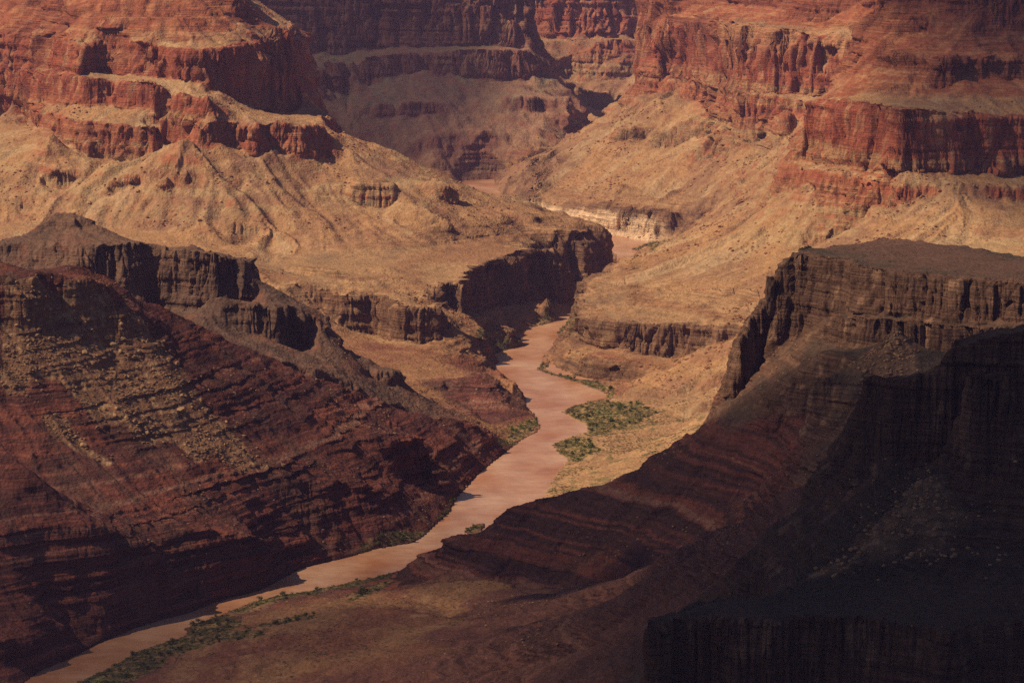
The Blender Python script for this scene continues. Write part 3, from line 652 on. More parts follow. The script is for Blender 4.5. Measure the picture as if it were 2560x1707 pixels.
brc = mix(one[..., None] * c3(.27,.135,.070), c3(.20,.078,.048), sst(-.1,.4,n1 + .3 * bnd)); brc = mix(brc, c3(.36,.20,.11), sst(.25,.6,n2) * .6)
put(BR, mix(brc, tap, sst(.5, 1.0, msl)))
dox = mix(one[..., None] * c3(.165,.056,.042), c3(.22,.072,.048), sst(-.2,.4,n1)); dox = mix(dox, c3(.085,.036,.032), sst(.05,.4,bnd) * .75)
dox = mix(dox, c3(.30,.15,.105), sst(.48,.72,-bnd) * .7); dox = mix(dox, c3(.13,.070,.050), sst(.3, 1.3, mr2 + .5 * mr1) * .5)
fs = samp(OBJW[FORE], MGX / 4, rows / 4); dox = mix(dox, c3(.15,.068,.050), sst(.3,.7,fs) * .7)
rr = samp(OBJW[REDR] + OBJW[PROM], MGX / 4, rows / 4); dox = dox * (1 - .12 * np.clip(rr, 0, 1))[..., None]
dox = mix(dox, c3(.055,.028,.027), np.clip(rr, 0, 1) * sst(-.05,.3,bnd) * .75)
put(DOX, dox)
bas = mix(one[..., None] * c3(.145,.080,.055), c3(.100,.060,.046), sst(-.2,.4,n1)); bas = mix(bas, c3(.16,.066,.045), sst(.1,.5,n2 + stk * .5) * .6)
bas = mix(bas, c3(.15,.090,.058), sst(0.0,.5,nf) * .25)
put(BAS, bas)
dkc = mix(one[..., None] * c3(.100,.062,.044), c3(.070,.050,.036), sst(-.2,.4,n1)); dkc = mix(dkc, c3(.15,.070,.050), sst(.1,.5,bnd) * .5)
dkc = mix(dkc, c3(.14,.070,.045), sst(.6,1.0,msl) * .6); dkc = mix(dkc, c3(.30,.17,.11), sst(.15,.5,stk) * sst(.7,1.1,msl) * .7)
dd = samp(OBJW[DARK], MGX / 4, rows / 4); dkc = dkc * (1 - .35 * np.clip(dd, 0, 1))[..., None]  # near terrace rock darkened: cloud shade put into its colour
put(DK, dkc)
frc = mix(one[..., None] * c3(.26,.145,.09), c3(.22,.165,.10), sst(-.2,.3,n1) * sst(170,230,zz)); frc = mix(frc, c3(.26,.09,.055), sst(.1,.45,n2 + .4 * n1) * .6)
frcl = mix(one[..., None] * c3(.19,.080,.055), c3(.24,.13,.08), sst(0,.5,stk + .4 * n1))
put(FARC, mix(frc, frcl, sst(.55, 1.1, msl)))
snd = mix(one[..., None] * c3(.35,.205,.108), c3(.28,.155,.085), sst(-.2,.4,n2)); snd = mix(snd, c3(.13,.11,.045), sst(.25,.45,fbm(MX / 16, MD / 16, MZ * 0 + 50, 3)) * .7)
put(SND, snd)
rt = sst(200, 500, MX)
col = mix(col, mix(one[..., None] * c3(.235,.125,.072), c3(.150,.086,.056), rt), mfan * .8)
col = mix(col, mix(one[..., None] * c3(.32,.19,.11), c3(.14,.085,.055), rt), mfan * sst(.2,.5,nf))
lowz = (1 - sst(2.5, 6, MZ)) * (1 - sst(.3, .6, msl))
col = mix(col, c3(.32,.19,.10), lowz * .6 * sst(-.3, .3, n2)); col = mix(col, c3(.15,.085,.05), lowz * (1 - sst(.9, 1.7, MZ + .5 * nf)) * .8)
gcol = mix(one[..., None] * c3(.075,.072,.030), c3(.10,.12,.032), sst(.1,.5,n2 + .2 * n1)); gcol = mix(gcol, c3(.24,.16,.07), sst(-.1,.2,fbm(MX / 12, MD / 12, MZ * 0 + 77, 3)))
col = mix(col, gcol[...], .70 * sst(.40, .95, mveg + .6 * fbm(MX / 18, MD / 18, MZ * 0 + 70, 3)))
col = col * (1 + .16 * nf + .10 * n2)[..., None]
bedw = np.zeros(MX.shape, np.float32)
for k, w in ((T, .10), (BAS, .30), (DOX, 1.0), (PL, .7), (SUP, .8), (FARC, .3), (BR, .55), (DK, .7), (SND, .1)): bedw[zid == k] = w
bedw = np.clip(bedw * (.35 + .65 * lmask) * (1 - .8 * mfan) + mcl * .55, 0, 1) * sst(.05, .25, msl)
rgba = np.concatenate([np.clip(col, .008, .9), bedw[..., None].astype(np.float32)], -1)

def nodes_of(m):
    m.use_nodes = True; t = m.node_tree; return t, t.nodes["Principled BSDF"]
def rock_material(name, scale, bump, contrast=0.35):
    m = bpy.data.materials.new(name); t, b = nodes_of(m); N = t.nodes; K = t.links
    def math_(op, *v):
        n = N.new("ShaderNodeMath"); n.operation = op
        for i, x in enumerate(v):
            if isinstance(x, (int, float)): n.inputs[i].default_value = x
            else: K.new(x, n.inputs[i])
        return n.outputs[0]
    def noise(vec, sc, det, ro=.65):
        n = N.new("ShaderNodeTexNoise"); n.inputs["Scale"].default_value = sc; n.inputs["Detail"].default_value = det; n.inputs["Roughness"].default_value = ro
        K.new(vec, n.inputs["Vector"]); return n.outputs[0]
    at = N.new("ShaderNodeAttribute"); at.attribute_name = "rock"
    tc = N.new("ShaderNodeTexCoord"); P_ = tc.outputs["Object"]
    grain = noise(P_, scale, 6, .68)
    st = N.new("ShaderNodeMapping"); st.inputs["Scale"].default_value = (.012, .012, .42); K.new(P_, st.inputs[0])
    bed = noise(st.outputs[0], 1.0, 5, .7)
    vs = N.new("ShaderNodeMapping"); vs.inputs["Scale"].default_value = (.16, .16, .018); K.new(P_, vs.inputs[0])
    joint = noise(vs.outputs[0], 1.0, 4, .65)
    vo = N.new("ShaderNodeTexVoronoi"); vo.inputs["Scale"].default_value = scale * 1.7; K.new(P_, vo.inputs["Vector"])
    g = N.new("ShaderNodeMapRange"); g.inputs[1].default_value = .3; g.inputs[2].default_value = .7; g.inputs[3].default_value = 1 - contrast; g.inputs[4].default_value = 1 + contrast; K.new(grain, g.inputs[0])
    g2 = N.new("ShaderNodeMapRange"); g2.inputs[1].default_value = .36; g2.inputs[2].default_value = .60; g2.inputs[3].default_value = .45; g2.inputs[4].default_value = 1.25; K.new(bed, g2.inputs[0])
    bm_ = math_('ADD', 1.0, math_('MULTIPLY', at.outputs["Alpha"], math_('SUBTRACT', g2.outputs[0], 1.0)))
    fac = math_('MULTIPLY', g.outputs[0], bm_)
    mx = N.new("ShaderNodeVectorMath"); mx.operation = 'SCALE'; K.new(at.outputs["Color"], mx.inputs[0]); K.new(fac, mx.inputs["Scale"])
    K.new(mx.outputs[0], b.inputs["Base Color"])
    b.inputs["Roughness"].default_value = .95; b.inputs["Specular IOR Level"].default_value = .1
    hgt = math_('MULTIPLY_ADD', vo.outputs["Distance"], -.4, grain)
    hgt = math_('ADD', hgt, math_('MULTIPLY', at.outputs["Alpha"], math_('MULTIPLY_ADD', bed, 1.6, math_('MULTIPLY', joint, 1.1))))
    bu = N.new("ShaderNodeBump"); bu.inputs["Strength"].default_value = 1.0; bu.inputs["Distance"].default_value = bump; K.new(hgt, bu.inputs["Height"])
    K.new(bu.outputs[0], b.inputs["Normal"])
    return m
M_rock = rock_material("weathered_rock", .12, 3.2, .27)

INFO = {MESA: ("mesa", "broad red mesa with a two-step cliff band above tan talus slopes"),
 PLAT: ("plateau", "low tan plateau with dark cliffs falling to the left river bank"),
 BASR: ("ridge", "dark brown cliffed ridge with a small knob on its crest"),
 REDL: ("hillside", "dark red banded hillside strewn with tan boulders"),
 FARW: ("canyon_wall", "hazy purple shaded wall far behind the mesa"),
 BOWL: ("canyon_wall", "sunlit red wall and tan scree bowl beyond the shaded wall"),
 RFAR: ("canyon_wall", "long red cliff above tan slopes right of the upper river"),
 RPLAT: ("terrace", "tan sunlit terrace and slope ending in a cliff on the right bank"),
 RNEAR: ("canyon_wall", "tall dark red cliff at the right edge of the view"),
 PROM: ("promontory", "flat-topped dark promontory with sheer streaked cliffs"),
 REDR: ("ridge", "dark red banded ridge running down to the near bend of the river"),
 FORE: ("hillside", "shaded brown slope in the foreground below the river bend"),
 DARK: ("ledge", "nearly black cliffed terrace in the lower right corner")}
def kindset(o, kind, label=None, cat=None, group=None):
    if kind: o["kind"] = kind
    if label: o["label"] = label
    if cat: o["category"] = cat
    if group: o["group"] = group
qo = oid[:-1, :-1]
fv = allv.reshape(-1, 3); fc = rgba.reshape(-1, 4)
for k in range(NOBJ):
    q = quads[qo == k]
    if not len(q): continue
    used, inv = np.unique(q.ravel(), return_inverse=True)
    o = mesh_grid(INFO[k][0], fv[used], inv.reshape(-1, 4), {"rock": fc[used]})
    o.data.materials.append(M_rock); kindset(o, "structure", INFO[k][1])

# ------------------------------------------------------------------ river: one sheet of silty water, ends under the banks
def river():
    wx = np.concatenate([[-0.30], np.linspace(-.2, .06, 260), [.10]]); wy = np.linspace(math.log(2300), math.log(8700), 500)
    U, V = np.meshgrid(wx, wy); D = np.exp(V)
    gxw = (U - U0) / DL; gyw = (V - V0) / DL
    near = samp(blur((water | near_w).astype(np.float32), 4), gxw, gyw) > 0.001
    X = U * D
    verts = np.stack([X, D, 0 * X], -1).reshape(-1, 3)
    n0, n1_ = U.shape; id2 = np.arange(n0 * n1_).reshape(n0, n1_)
    qd = np.stack([id2[:-1, :-1], id2[:-1, 1:], id2[1:, 1:], id2[1:, :-1]], -1)
    keep = near[:-1, :-1] | near[:-1, 1:] | near[1:, 1:] | near[1:, :-1]
    q = qd[keep]; used, inv = np.unique(q.ravel(), return_inverse=True)
    o = mesh_grid("river", verts[used], inv.reshape(-1, 4)); kindset(o, "structure", "silty orange-brown river winding through the gorge")
    m = bpy.data.materials.new("silty_water"); t, b = nodes_of(m); N = t.nodes; K = t.links
    tc = N.new("ShaderNodeTexCoord"); mp = N.new("ShaderNodeMapping"); K.new(tc.outputs["Object"], mp.inputs[0])
    mp.inputs["Rotation"].default_value = (0, 0, rad(-25)); mp.inputs["Scale"].default_value = (1, .7, 1)
    a = N.new("ShaderNodeTexNoise"); a.inputs["Scale"].default_value = .012; a.inputs["Detail"].default_value = 5; K.new(mp.outputs[0], a.inputs["Vector"])
    cr = N.new("ShaderNodeValToRGB"); K.new(a.outputs[0], cr.inputs[0])
    cr.color_ramp.elements[0].position = .34; cr.color_ramp.elements[0].color = (.35, .142, .064, 1)
    cr.color_ramp.elements[1].position = .68; cr.color_ramp.elements[1].color = (.50, .295, .20, 1)
    mp2 = N.new("ShaderNodeMapping"); K.new(tc.outputs["Object"], mp2.inputs[0]); mp2.inputs["Rotation"].default_value = (0, 0, rad(-22)); mp2.inputs["Scale"].default_value = (.5, 1, 1)
    sk = N.new("ShaderNodeTexNoise"); sk.inputs["Scale"].default_value = .045; sk.inputs["Detail"].default_value = 6; sk.inputs["Roughness"].default_value = .7; K.new(mp2.outputs[0], sk.inputs["Vector"])
    sr = N.new("ShaderNodeMapRange"); sr.inputs[1].default_value = .35; sr.inputs[2].default_value = .70; sr.inputs[3].default_value = .86; sr.inputs[4].default_value = 1.16; K.new(sk.outputs[0], sr.inputs[0])
    sv = N.new("ShaderNodeVectorMath"); sv.operation = 'SCALE'; K.new(cr.outputs[0], sv.inputs[0]); K.new(sr.outputs[0], sv.inputs["Scale"])  # pale patches and streaks: riffles plus sky sheen painted into the colour
    K.new(sv.outputs[0], b.inputs["Base Color"])
    b.inputs["Roughness"].default_value = .28; b.inputs["Specular IOR Level"].default_value = .5; b.inputs["IOR"].default_value = 1.33
    w = N.new("ShaderNodeTexNoise"); w.inputs["Scale"].default_value = .12; w.inputs["Detail"].default_value = 4; K.new(tc.outputs["Object"], w.inputs["Vector"])
    r = N.new("ShaderNodeMapRange"); r.inputs[1].default_value = .42; r.inputs[2].default_value = .66; r.inputs[3].default_value = .15; r.inputs[4].default_value = .8
    K.new(a.outputs[0], r.inputs[0])
    bu = N.new("ShaderNodeBump"); bu.inputs["Distance"].default_value = .9; K.new(w.outputs[0], bu.inputs["Height"]); K.new(r.outputs[0], bu.inputs["Strength"])
    K.new(bu.outputs[0], b.inputs["Normal"]); o.data.materials.append(m)
river()

# ------------------------------------------------------------------ clouds drifting far above the canyon (they shade it)
def cloud_material():
    m = bpy.data.materials.new("cloud_vapour"); t, b = nodes_of(m); N = t.nodes; K = t.links; N.remove(b)
    outn = N["Material Output"]
    tc = N.new("ShaderNodeTexCoord"); oi = N.new("ShaderNodeObjectInfo")
    sx = N.new("ShaderNodeVectorMath"); sx.operation = 'MULTIPLY'; sx.inputs[1].default_value = (1, 1, 0); K.new(tc.outputs["Object"], sx.inputs[0])
    ns = N.new("ShaderNodeTexNoise"); ns.inputs["Scale"].default_value = 2.2; ns.inputs["Detail"].default_value = 4
    va = N.new("ShaderNodeVectorMath"); va.operation = 'ADD'; K.new(sx.outputs[0], va.inputs[0]); K.new(oi.outputs["Location"], va.inputs[1]); K.new(va.outputs[0], ns.inputs["Vector"])
    ln = N.new("ShaderNodeVectorMath"); ln.operation = 'LENGTH'; K.new(sx.outputs[0], ln.inputs[0])
    ad = N.new("ShaderNodeMath"); ad.operation = 'MULTIPLY_ADD'; ad.inputs[1].default_value = .45; K.new(ns.outputs[0], ad.inputs[0]); K.new(ln.outputs["Value"], ad.inputs[2])
    mr = N.new("ShaderNodeMapRange"); mr.interpolation_type = 'SMOOTHSTEP'; mr.inputs[1].default_value = 1.16; mr.inputs[2].default_value = .86; mr.inputs[3].default_value = 0; mr.inputs[4].default_value = 1
    K.new(ad.outputs[0], mr.inputs[0])
    at = N.new("ShaderNodeAttribute"); at.attribute_type = 'OBJECT'; at.attribute_name = "cover"
    mu = N.new("ShaderNodeMath"); mu.operation = 'MULTIPLY'; K.new(mr.outputs[0], mu.inputs[0]); K.new(at.outputs["Fac"], mu.inputs[1])
    tr = N.new("ShaderNodeBsdfTransparent"); df = N.new("ShaderNodeBsdfDiffuse"); df.inputs[0].default_value = (.8, .8, .8, 1)
    mxn = N.new("ShaderNodeMixShader"); K.new(mu.outputs[0], mxn.inputs[0]); K.new(tr.outputs[0], mxn.inputs[1]); K.new(df.outputs[0], mxn.inputs[2])
    K.new(mxn.outputs[0], outn.inputs["Surface"]); return m
M_cloud = cloud_material()
def cloud(px, py, pz, rx, ry, cover, rot=0.0):
    """px, py, pz: the centre of the ground it shades"""
    H = 3200.0; kf = (H - pz) / S_DIR[2]
    import bmesh
    bm = bmesh.new(); bmesh.ops.create_icosphere(bm, subdivisions=5, radius=1.0)
    for v in bm.verts:
        p = v.co.normalized(); q = np.array([p.x * 3 + px / 500, p.y * 3, p.z * 3 + 9])
        f = 1 + .10 * float(fbm(q[0], q[1], q[2], 3)); v.co = Vector((p.x * f, p.y * f, p.z * f))
        if v.co.z < 0: v.co.z *= .45
    me = bpy.data.meshes.new("cloud"); bm.to_mesh(me); bm.free(); me.shade_smooth()
    o = bpy.data.objects.new("cloud", me); C.collection.objects.link(o)
    o.location = (px + S_DIR[0] * kf, py + S_DIR[1] * kf, H); o.scale = (rx, ry, 130); o.rotation_euler = (0, 0, rot)
    o["cover"] = 1 - math.sqrt(1 - cover); me.materials.append(M_cloud)
    o["kind"] = "structure"; o["label"] = "soft grey cloud out of view high above the canyon"
CLOUDS = [
 (-800, 3750, 120, 950, 900, .36),
 (-420, 3050, 60, 1500, 640, .66),
 (1000, 3050, 150, 1250, 820, .94),
 (650, 2350, 280, 1000, 640, .985),
 (260, 3740, 80, 640, 300, .84),
 (150, 1300, 600, 2000, 1000, .95),  # added unseen cloud, keeps sunlight out of the haze near the camera
 (720, 3980, 300, 560, 300, .22),
 (-900, 9250, 300, 1040, 1350, .84),
 (1250, 5750, 450, 620, 850, .70),
 (1330, 6500, 600, 760, 560, .70),
]
for c in CLOUDS: cloud(*c)

# ------------------------------------------------------------------ haze
def haze():
    import bmesh
    bm = bmesh.new(); bmesh.ops.create_cube(bm, size=1.0)
    me = bpy.data.meshes.new("haze"); bm.to_mesh(me); bm.free()
    o = bpy.data.objects.new("haze", me); C.collection.objects.link(o)
    o.location = (0, 6500, 590); o.scale = (9000, 14000, 1240)
    m = bpy.data.materials.new("dusty_air"); t, b = nodes_of(m); t.nodes.remove(b)
    v = t.nodes.new("ShaderNodeVolumePrincipled"); v.inputs["Color"].default_value = (.68, .50, 1.0, 1); v.inputs["Density"].default_value = 1.8e-5
    v.inputs["Anisotropy"].default_value = 0.0
    t.links.new(v.outputs[0], t.nodes["Material Output"].inputs["Volume"]); me.materials.append(m)
    o["kind"] = "stuff"; o["label"] = "thin purple haze filling the canyon"
if HAZE: haze()
# ------------------------------------------------------------------ loose things on the ground
def place(gx, gy):
    u = U0 + gx * DL
    j = int(np.clip(np.searchsorted(cols, u) - 1, 0, NC - 2)); fj = float(np.clip((u - cols[j]) / (cols[j + 1] - cols[j]), 0, 1))
    p = []
    for jj in (j, j + 1):
        r = float(np.interp(gy, rows[:, jj], np.arange(NR))); i = min(int(r), NR - 2); f = r - i
        p.append(allv[i, jj] * (1 - f) + allv[i + 1, jj] * f)
    return p[0] * (1 - fj) + p[1] * fj
def simple_mat(name, c1, c2, scale, rough=.9):
    m = bpy.data.materials.new(name); t, b = nodes_of(m); N = t.nodes; K = t.links
    tc = N.new("ShaderNodeTexCoord"); no = N.new("ShaderNodeTexNoise"); no.inputs["Scale"].default_value = scale; no.inputs["Detail"].default_value = 5
    oi = N.new("ShaderNodeObjectInfo"); ad = N.new("ShaderNodeVectorMath"); K.new(tc.outputs["Object"], ad.inputs[0]); K.new(oi.outputs["Location"], ad.inputs[1]); K.new(ad.outputs[0], no.inputs["Vector"])
    cr = N.new("ShaderNodeValToRGB"); cr.color_ramp.elements[0].position = .32; cr.color_ramp.elements[1].position = .68
    cr.color_ramp.elements[0].color = c1 + (1,); cr.color_ramp.elements[1].color = c2 + (1,)
    K.new(no.outputs[0], cr.inputs[0]); K.new(cr.outputs[0], b.inputs["Base Color"]); b.inputs["Roughness"].default_value = rough
    b.inputs["Specular IOR Level"].default_value = .15
    return m
M_bould = simple_mat("boulder_stone", (.26, .145, .080), (.46, .29, .16), .35)
M_rub = simple_mat("rubble_stone", (.16, .085, .05), (.36, .20, .11), .02)
M_talus = simple_mat("talus_stone", (.16, .06, .035), (.33, .16, .08), .02)
M_leaf = simple_mat("tamarisk_leaf", (.050, .055, .020), (.105, .110, .036), .25)
M_leaf2 = simple_mat("willow_leaf", (.065, .10, .018), (.14, .20, .03), .25)
M_wood = simple_mat("twig_bark", (.10, .07, .045), (.18, .12, .08), 1.5)
M_dry = simple_mat("dry_scrub", (.075, .062, .028), (.17, .12, .055), .05)
import bmesh
def boulder_mesh(seed, mat):
    r = random.Random(seed); bm = bmesh.new(); bmesh.ops.create_icosphere(bm, subdivisions=3, radius=1)
    cuts = [(Vector((r.gauss(0, 1), r.gauss(0, 1), r.gauss(0, 1))).normalized(), r.uniform(.45, .8)) for _ in range(11)]
    for v in bm.verts:
        p = v.co.copy()
        for n, d in cuts:
            e = p.dot(n) - d
            if e > 0: p -= n * e
        q = p * 3; k = 1 + .07 * float(n3(np.array([q.x + seed]), np.array([q.y]), np.array([q.z]))[0])
        v.co = Vector((p.x * k * 1.25, p.y * k, p.z * k * .85))
    me = bpy.data.meshes.new("boulder"); bm.to_mesh(me); bm.free(); me.materials.append(mat); return me
BM = [boulder_mesh(k, M_bould) for k in range(9)]
BIG = [(210,814,5,"rounded"),(224,825,4.4,"pointed"),(283,869,6.6,"largest square-cut tan"),(210,886,5.4,"long oval"),(302,814,4.6,"blocky red-brown"),(266,850,4,""),(306,850,3.8,""),(346,883,4.2,""),(337,900,3.8,""),(421,900,3.6,""),
       (449,911,4.4,""),(354,969,4.6,""),(501,1005,3.6,""),(448,1030,5.8,""),(314,1047,4.4,""),(333,1057,4.8,""),(94,955,4,""),(13,969,4.6,""),(140,1041,4,""),(73,810,3.6,""),(44,819,3.6,""),(96,842,3.6,""),(122,852,3.8,""),
       (92,768,4.4,""),(300,883,4,""),(230,909,3.8,""),(251,944,4.2,""),(478,1018,3.4,""),(369,1085,4.8,""),(209,1117,4.8,""),(704,1165,3.6,""),(666,1167,3.2,""),(563,1203,3,""),(524,980,3.2,"")]
UNIQ = {0: "rounded tan boulder high on the left scree, left of a pointed one", 1: "pointed tan boulder just right of a rounded one on the left scree",
        2: "largest square-cut tan boulder in the middle of the left scree", 4: "blocky red-brown boulder at the shaded edge of the upper left scree",
        13: "big tan boulder casting a black shadow low on the left scree", 30: "lone pale boulder far right on the red banded hillside above the river",
        17: "tan boulder lying at the left edge of the picture", 28: "tan boulder at the foot of the scree where it meets red ledges"}
def boulder(pos, s, label, group):
    o = bpy.data.objects.new("boulder", random.choice(BM)); C.collection.objects.link(o)
    o.location = (float(pos[0]), float(pos[1]), float(pos[2]) + s * .35); o.scale = (s, s * random.uniform(.8, 1.1), s * random.uniform(.8, 1.15))
    o.rotation_euler = (random.uniform(-.4, .4), random.uniform(-.4, .4), random.uniform(0, 6.3))
    o["label"] = label; o["category"] = "boulder"
    if group: o["group"] = group
for i, (x, y, s, _) in enumerate(BIG):
    if i in UNIQ: boulder(place(*ground(x, y)), s, UNIQ[i], "boulders on the left hillside")
    else: boulder(place(*ground(x, y)), s, "large tan boulder on the dark left scree slope", "boulders on the left hillside")
# smaller boulders over the scree
flatv = allv.reshape(-1, 3)
isleft = (MX < -150).ravel()
inpic = (np.abs(MX / MD) < .19).ravel()
def pick(w, n):
    w = w.ravel().astype(np.float64) * inpic; w /= w.sum(); return rng.choice(len(w), size=n, replace=False, p=w)
gsz = np.zeros(MX.shape, np.float32); gsz[:-1] = np.abs(np.diff(MD, axis=0)); area = gsz * MS
sel = pick((sst(.4, .8, mfan) + .3 * sst(.05, .5, mfs)) * (MX < -150) * area, 170)
for i in sel:
    boulder(flatv[i], float(1.3 + 2.2 * rng.uniform() ** 2.5), "small tan boulder scattered on the left scree slope", "small boulders on the left scree")
sel = pick(sst(.4, .8, mfan) * (MX > 300) * area, 60)
for i in sel:
    boulder(flatv[i], float(1.0 + 1.8 * rng.uniform() ** 2), "brown boulder on the shaded debris cones at right", "boulders on the right debris cones")
sel = pick((zid == T) * sst(.25, .5, msl) * (1 - mcl) * sst(0, .3, n1) * (MD > 5000) * (MD < 8000) * area, 70)
for i in sel:
    boulder(flatv[i], float(rng.uniform(3.2, 6.0)), "distant reddish boulder on the sunlit tan talus", "boulders on the sunlit talus")

def scatter(name, idxs, size, base_v, base_f, mat, label, squash=.8, sink=.2):
    n = len(idxs); nv = len(base_v); bv = np.array(base_v, np.float32)
    s = size[:, None, None] if hasattr(size, 'shape') else size
    ang = rng.uniform(0, 6.283, n); ca, sa = np.cos(ang), np.sin(ang)
    j = 1 + rng.uniform(-.35, .35, (n, nv, 3))
    v = bv[None] * j; vx = v[..., 0] * ca[:, None] - v[..., 1] * sa[:, None]; vy = v[..., 0] * sa[:, None] + v[..., 1] * ca[:, None]
    v = np.stack([vx * 1.2, vy, v[..., 2] * squash + sink], -1) * s + flatv[idxs][:, None, :]
    f = (np.array(base_f)[None] + (np.arange(n) * nv)[:, None, None]).reshape(-1, 3)
    me = bpy.data.meshes.new(name); me.vertices.add(n * nv); me.vertices.foreach_set("co", v.astype(np.float32).ravel())
    me.loops.add(len(f) * 3); me.loops.foreach_set("vertex_index", f.astype(np.int32).ravel()); me.polygons.add(len(f))
    me.polygons.foreach_set("loop_start", np.arange(0, len(f) * 3, 3, dtype=np.int32)); me.update(calc_edges=True)
    me.polygons.foreach_set("use_smooth", np.zeros(len(f), bool))
    me.materials.append(mat); o = bpy.data.objects.new(name, me); C.collection.objects.link(o); o["kind"] = "stuff"; o["label"] = label
bm = bmesh.new(); bmesh.ops.create_icosphere(bm, subdivisions=1, radius=1); IV = [tuple(v.co) for v in bm.verts]; IF = [[v.index for v in f.verts] for f in bm.faces]; bm.free()
sel = pick((.75 * sst(.3, .8, mfan) + .5 * sst(.05, .6, mfs)) * (.15 + sst(-.1, .4, fbm(MX / 40, MD / 40, MZ / 40 + 61, 3))) * area, 7500)
scatter("rubble", sel, (rng.uniform(0, 1.0, len(sel)) ** 4 * 2.4 + .3), IV, IF, M_rub, "tan rubble covering the dark scree slopes")
sel = pick(((zid == T) | (zid == BR) | (zid == PL)) * sst(.15, .4, msl) * (1 - mcl) * (.08 + sst(0, .35, fbm(MX / 130, MD / 130, MZ / 60 + 88, 3))) * (MD > 4300) * area, 14000)
scatter("talus_rubble", sel, (rng.uniform(0, 1.0, len(sel)) ** 3 * 2.6 + 1.0), IV, IF, M_talus, "reddish rubble strewn over the sunlit talus")
sel = pick(((zid == DOX) | (zid == BAS) | (zid == DK)) * sst(.1, .3, msl) * (1 - mcl) * (.05 + sst(0, .35, fbm(MX / 130, MD / 130, MZ / 60 + 88, 3))) * area, 6000)
scatter("slope_rubble", sel, (rng.uniform(0, 1.0, len(sel)) ** 3 * 1.6 + .5), IV, IF, M_rub, "broken stone over the dark banded slopes")

# riverside shrubs
def shrub_parts(seed):
    r = random.Random(seed); V = []; Fc = []
    nb = r.randint(4, 6); blobs = [(r.uniform(-.6, .6), r.uniform(-.5, .5), r.uniform(.45, .95), r.uniform(.28, .5)) for _ in range(nb)]
    for _ in range(330):
        b = r.choice(blobs); d = Vector((r.gauss(0, 1), r.gauss(0, 1), r.gauss(0, .8))).normalized() * (b[3] * r.uniform(.55, 1.08))
        p = Vector((b[0], b[1], b[2])) + d; p.z = max(p.z, .05)
        a = Vector((r.gauss(0, 1), r.gauss(0, 1), r.gauss(0, 1))).normalized() * .10; c = Vector((r.gauss(0, 1), r.gauss(0, 1), r.gauss(0, 1))).normalized() * .08
        k = len(V); V += [p - a, p + c, p + a, p - c]; Fc.append((k, k + 1, k + 2, k + 3))
    TV = []; TF = []
    for b in blobs:
        top = Vector((b[0], b[1], b[2])); k = len(TV)
        for q, w in ((Vector((b[0] * .15, b[1] * .15, -.15)), .045), (top, .012)):
            TV += [q + Vector((w, 0, 0)), q + Vector((-w * .5, w * .87, 0)), q + Vector((-w * .5, -w * .87, 0))]
        for i in range(3): TF.append((k + i, k + (i + 1) % 3, k + 3 + (i + 1) % 3, k + 3 + i))
    return V, Fc, TV, TF
SH = []
for k in range(8):
    V, Fc, TV, TF = shrub_parts(k)
    mf = bpy.data.meshes.new("foliage"); mf.from_pydata(V, [], Fc); mf.materials.append(M_leaf2 if k >= 6 else M_leaf)
    mt = bpy.data.meshes.new("stems"); mt.from_pydata(TV, [], TF); mt.materials.append(M_wood); SH.append((mf, mt))
VL = [("dark green shrub in the big thicket on the right bank beach", "shrubs in the right bank thicket", 62), ("green shrub on the small point below the right bank thicket", "shrubs on the lower right point", 26),
      ("dark shrub in the strip under the right bank bluff", "shrubs under the right bluff", 26), ("tiny dark shrub on the island at the upper river bend", "shrubs on the upper island", 10),
      ("green shrub on the left bank tip below the brown mound", "shrubs on the left bank tip", 18), ("green shrub on the pale flat at the left bank bend", "shrubs on the left flat", 16),
      ("shrub along the left bank under the dark river cliff", "shrubs under the river cliff", 14), ("dark shrub in the thicket at the bottom left river bank", "shrubs at the bottom river bank", 46),
      ("shrub on the spit beside the side channel", "shrubs on the spit", 16), ("low shrub in the long strip edging the lower right bank", "shrubs edging the lower bank", 20),
      ("shrub on the sandy pocket at the foot of the red hillside", "shrubs at the red hillside foot", 16), ("green shrub on the small island near the dark ridge tip", "shrubs on the small island", 5),
      ("green shrub at the water under the right bluff tip", "shrubs at the bluff tip", 5), ("shrub beside the dry channel on the lower flat", "shrubs by the dry channel", 9),
      ("dark shrub hugging the left bank below the ledges", "shrubs below the ledges", 7), ("dark shrub on the flat beside the red ridge tip", "shrubs at the ridge tip", 8)]
def in_patch(pg, n):
    outp = []; x0, y0 = pg.min(0); x1, y1 = pg.max(0)
    while len(outp) < n:
        xs = rng.uniform(x0, x1, 400); ys = rng.uniform(y0, y1, 400); m = inside(pg, xs, ys)
        outp += list(zip(xs[m], ys[m]))
    return outp[:n]
for (m_, pg), (lab, grp, n) in zip(vegp, VL):
    for gx_, gy_ in in_patch(pg, n):
        p = place(gx_, gy_)
        if p[2] < .3: continue
        mf, mt = SH[random.choice([6, 7, 0, 1]) if (lab.startswith("green") or random.random() < .12) else random.randrange(6)]
        o = bpy.data.objects.new("riverside_shrub", None); C.collection.objects.link(o); o.location = (float(p[0]), float(p[1]), max(float(p[2]), .2))
        s = random.uniform(3.2, 6.2); o.scale = (s, s, s * random.uniform(.7, 1.0)); o.rotation_euler = (0, 0, random.uniform(0, 6.3)); o["label"] = lab; o["category"] = "shrub"; o["group"] = grp
        for nm, me in (("foliage", mf), ("stems", mt)):
            c = bpy.data.objects.new(nm, me); C.collection.objects.link(c); c.parent = o
TFV = []; TFF = []
r_ = random.Random(3)
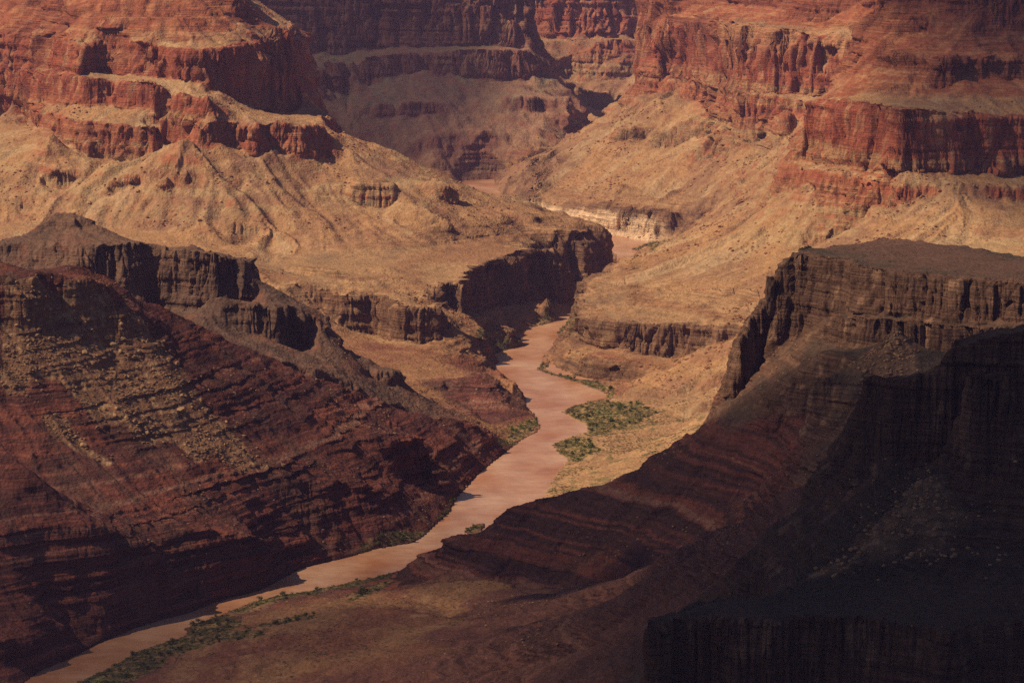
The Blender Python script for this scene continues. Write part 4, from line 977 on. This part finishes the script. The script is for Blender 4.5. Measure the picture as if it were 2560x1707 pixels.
for _ in range(26):
    d = Vector((r_.gauss(0, 1), r_.gauss(0, 1), abs(r_.gauss(0, .8)))).normalized() * r_.uniform(.5, 1); a = Vector((r_.gauss(0, 1), r_.gauss(0, 1), r_.gauss(0, 1))).normalized() * .4; c = Vector((r_.gauss(0, 1), r_.gauss(0, 1), r_.gauss(0, 1))).normalized() * .35
    k = len(TFV); TFV += [tuple(d - a), tuple(d + c), tuple(d + a)]; TFF.append((k, k + 1, k + 2))
sel = pick((sst(.3, .9, mveg + .5 * fbm(MX / 18, MD / 18, MZ * 0 + 70, 3)) + .35 * sst(.02, .5, mvs)) * (MZ > .7) * area, 4200)
scatter("riverside_brush", sel, rng.uniform(.9, 2.6, len(sel)), TFV, TFF, M_leaf, "dense low green brush lining the river banks", .7, 0)
lowm = (zid == SND) * 1.0 + (zid == BR) * (MZ < 60) * .25 + (zid == T) * (MZ < 160) * .04 + (zid == FORE) * 0
sel = pick(lowm * sst(-.15, .3, fbm(MX / 60, MD / 60, MZ * 0 + 5, 2)) * (1 - mcl) * area * (MZ > 1.5), 5000)
scatter("desert_scrub", sel, rng.uniform(.7, 1.9, len(sel)), TFV, TFF, M_dry, "sparse dry scrub dotting the sandy flats", .7, 0)

# balanced pillar on the promontory shoulder
def pillar():
    q = P(1925, 745, 4030); p = place(*gi(q[0], q[1])); X = q[0] * q[1]; ztop = P(1925, 691, 4030)[2]; zbot = min(float(p[2]), P(1925, 740, 4030)[2]) - 3
    o = bpy.data.objects.new("rock_pillar", None); C.collection.objects.link(o); o.location = (float(X), 4030.0, zbot)
    o["label"] = "leaning block of rock standing free on the dark promontory shoulder"; o["category"] = "rock pillar"
    hgt = ztop - zbot; w = 5.6
    for nm, z0, z1, ww in (("pillar_foot", 0, hgt * .42, w * 1.0), ("pillar_block", hgt * .40, hgt, w * 1.1)):
        bm = bmesh.new(); bmesh.ops.create_cube(bm, size=2); bmesh.ops.subdivide_edges(bm, edges=bm.edges[:], cuts=7, use_grid_fill=True)
        for v in bm.verts:
            q = v.co.copy(); L1 = max(abs(q.x), abs(q.y)); rr = math.hypot(q.x, q.y) + 1e-6
            f = .55 + .45 * L1 / rr
            nn = float(n3(np.array([q.x * 1.7 + 4]), np.array([q.y * 1.7]), np.array([q.z * 2.3 + z0]))[0])
            tap_ = 1 - .12 * q.z * q.z
            v.co = Vector((q.x * ww * f * tap_ * (1 + .22 * nn), q.y * ww * f * tap_ * (1 + .22 * nn), z0 + (q.z * .5 + .5) * (z1 - z0) + nn))
        me = bpy.data.meshes.new(nm); bm.to_mesh(me); bm.free(); me.materials.append(M_pil); c = bpy.data.objects.new(nm, me); C.collection.objects.link(c); c.parent = o
M_pil = simple_mat("dark_pillar_stone", (.055, .035, .026), (.12, .065, .045), .2)
pillar()
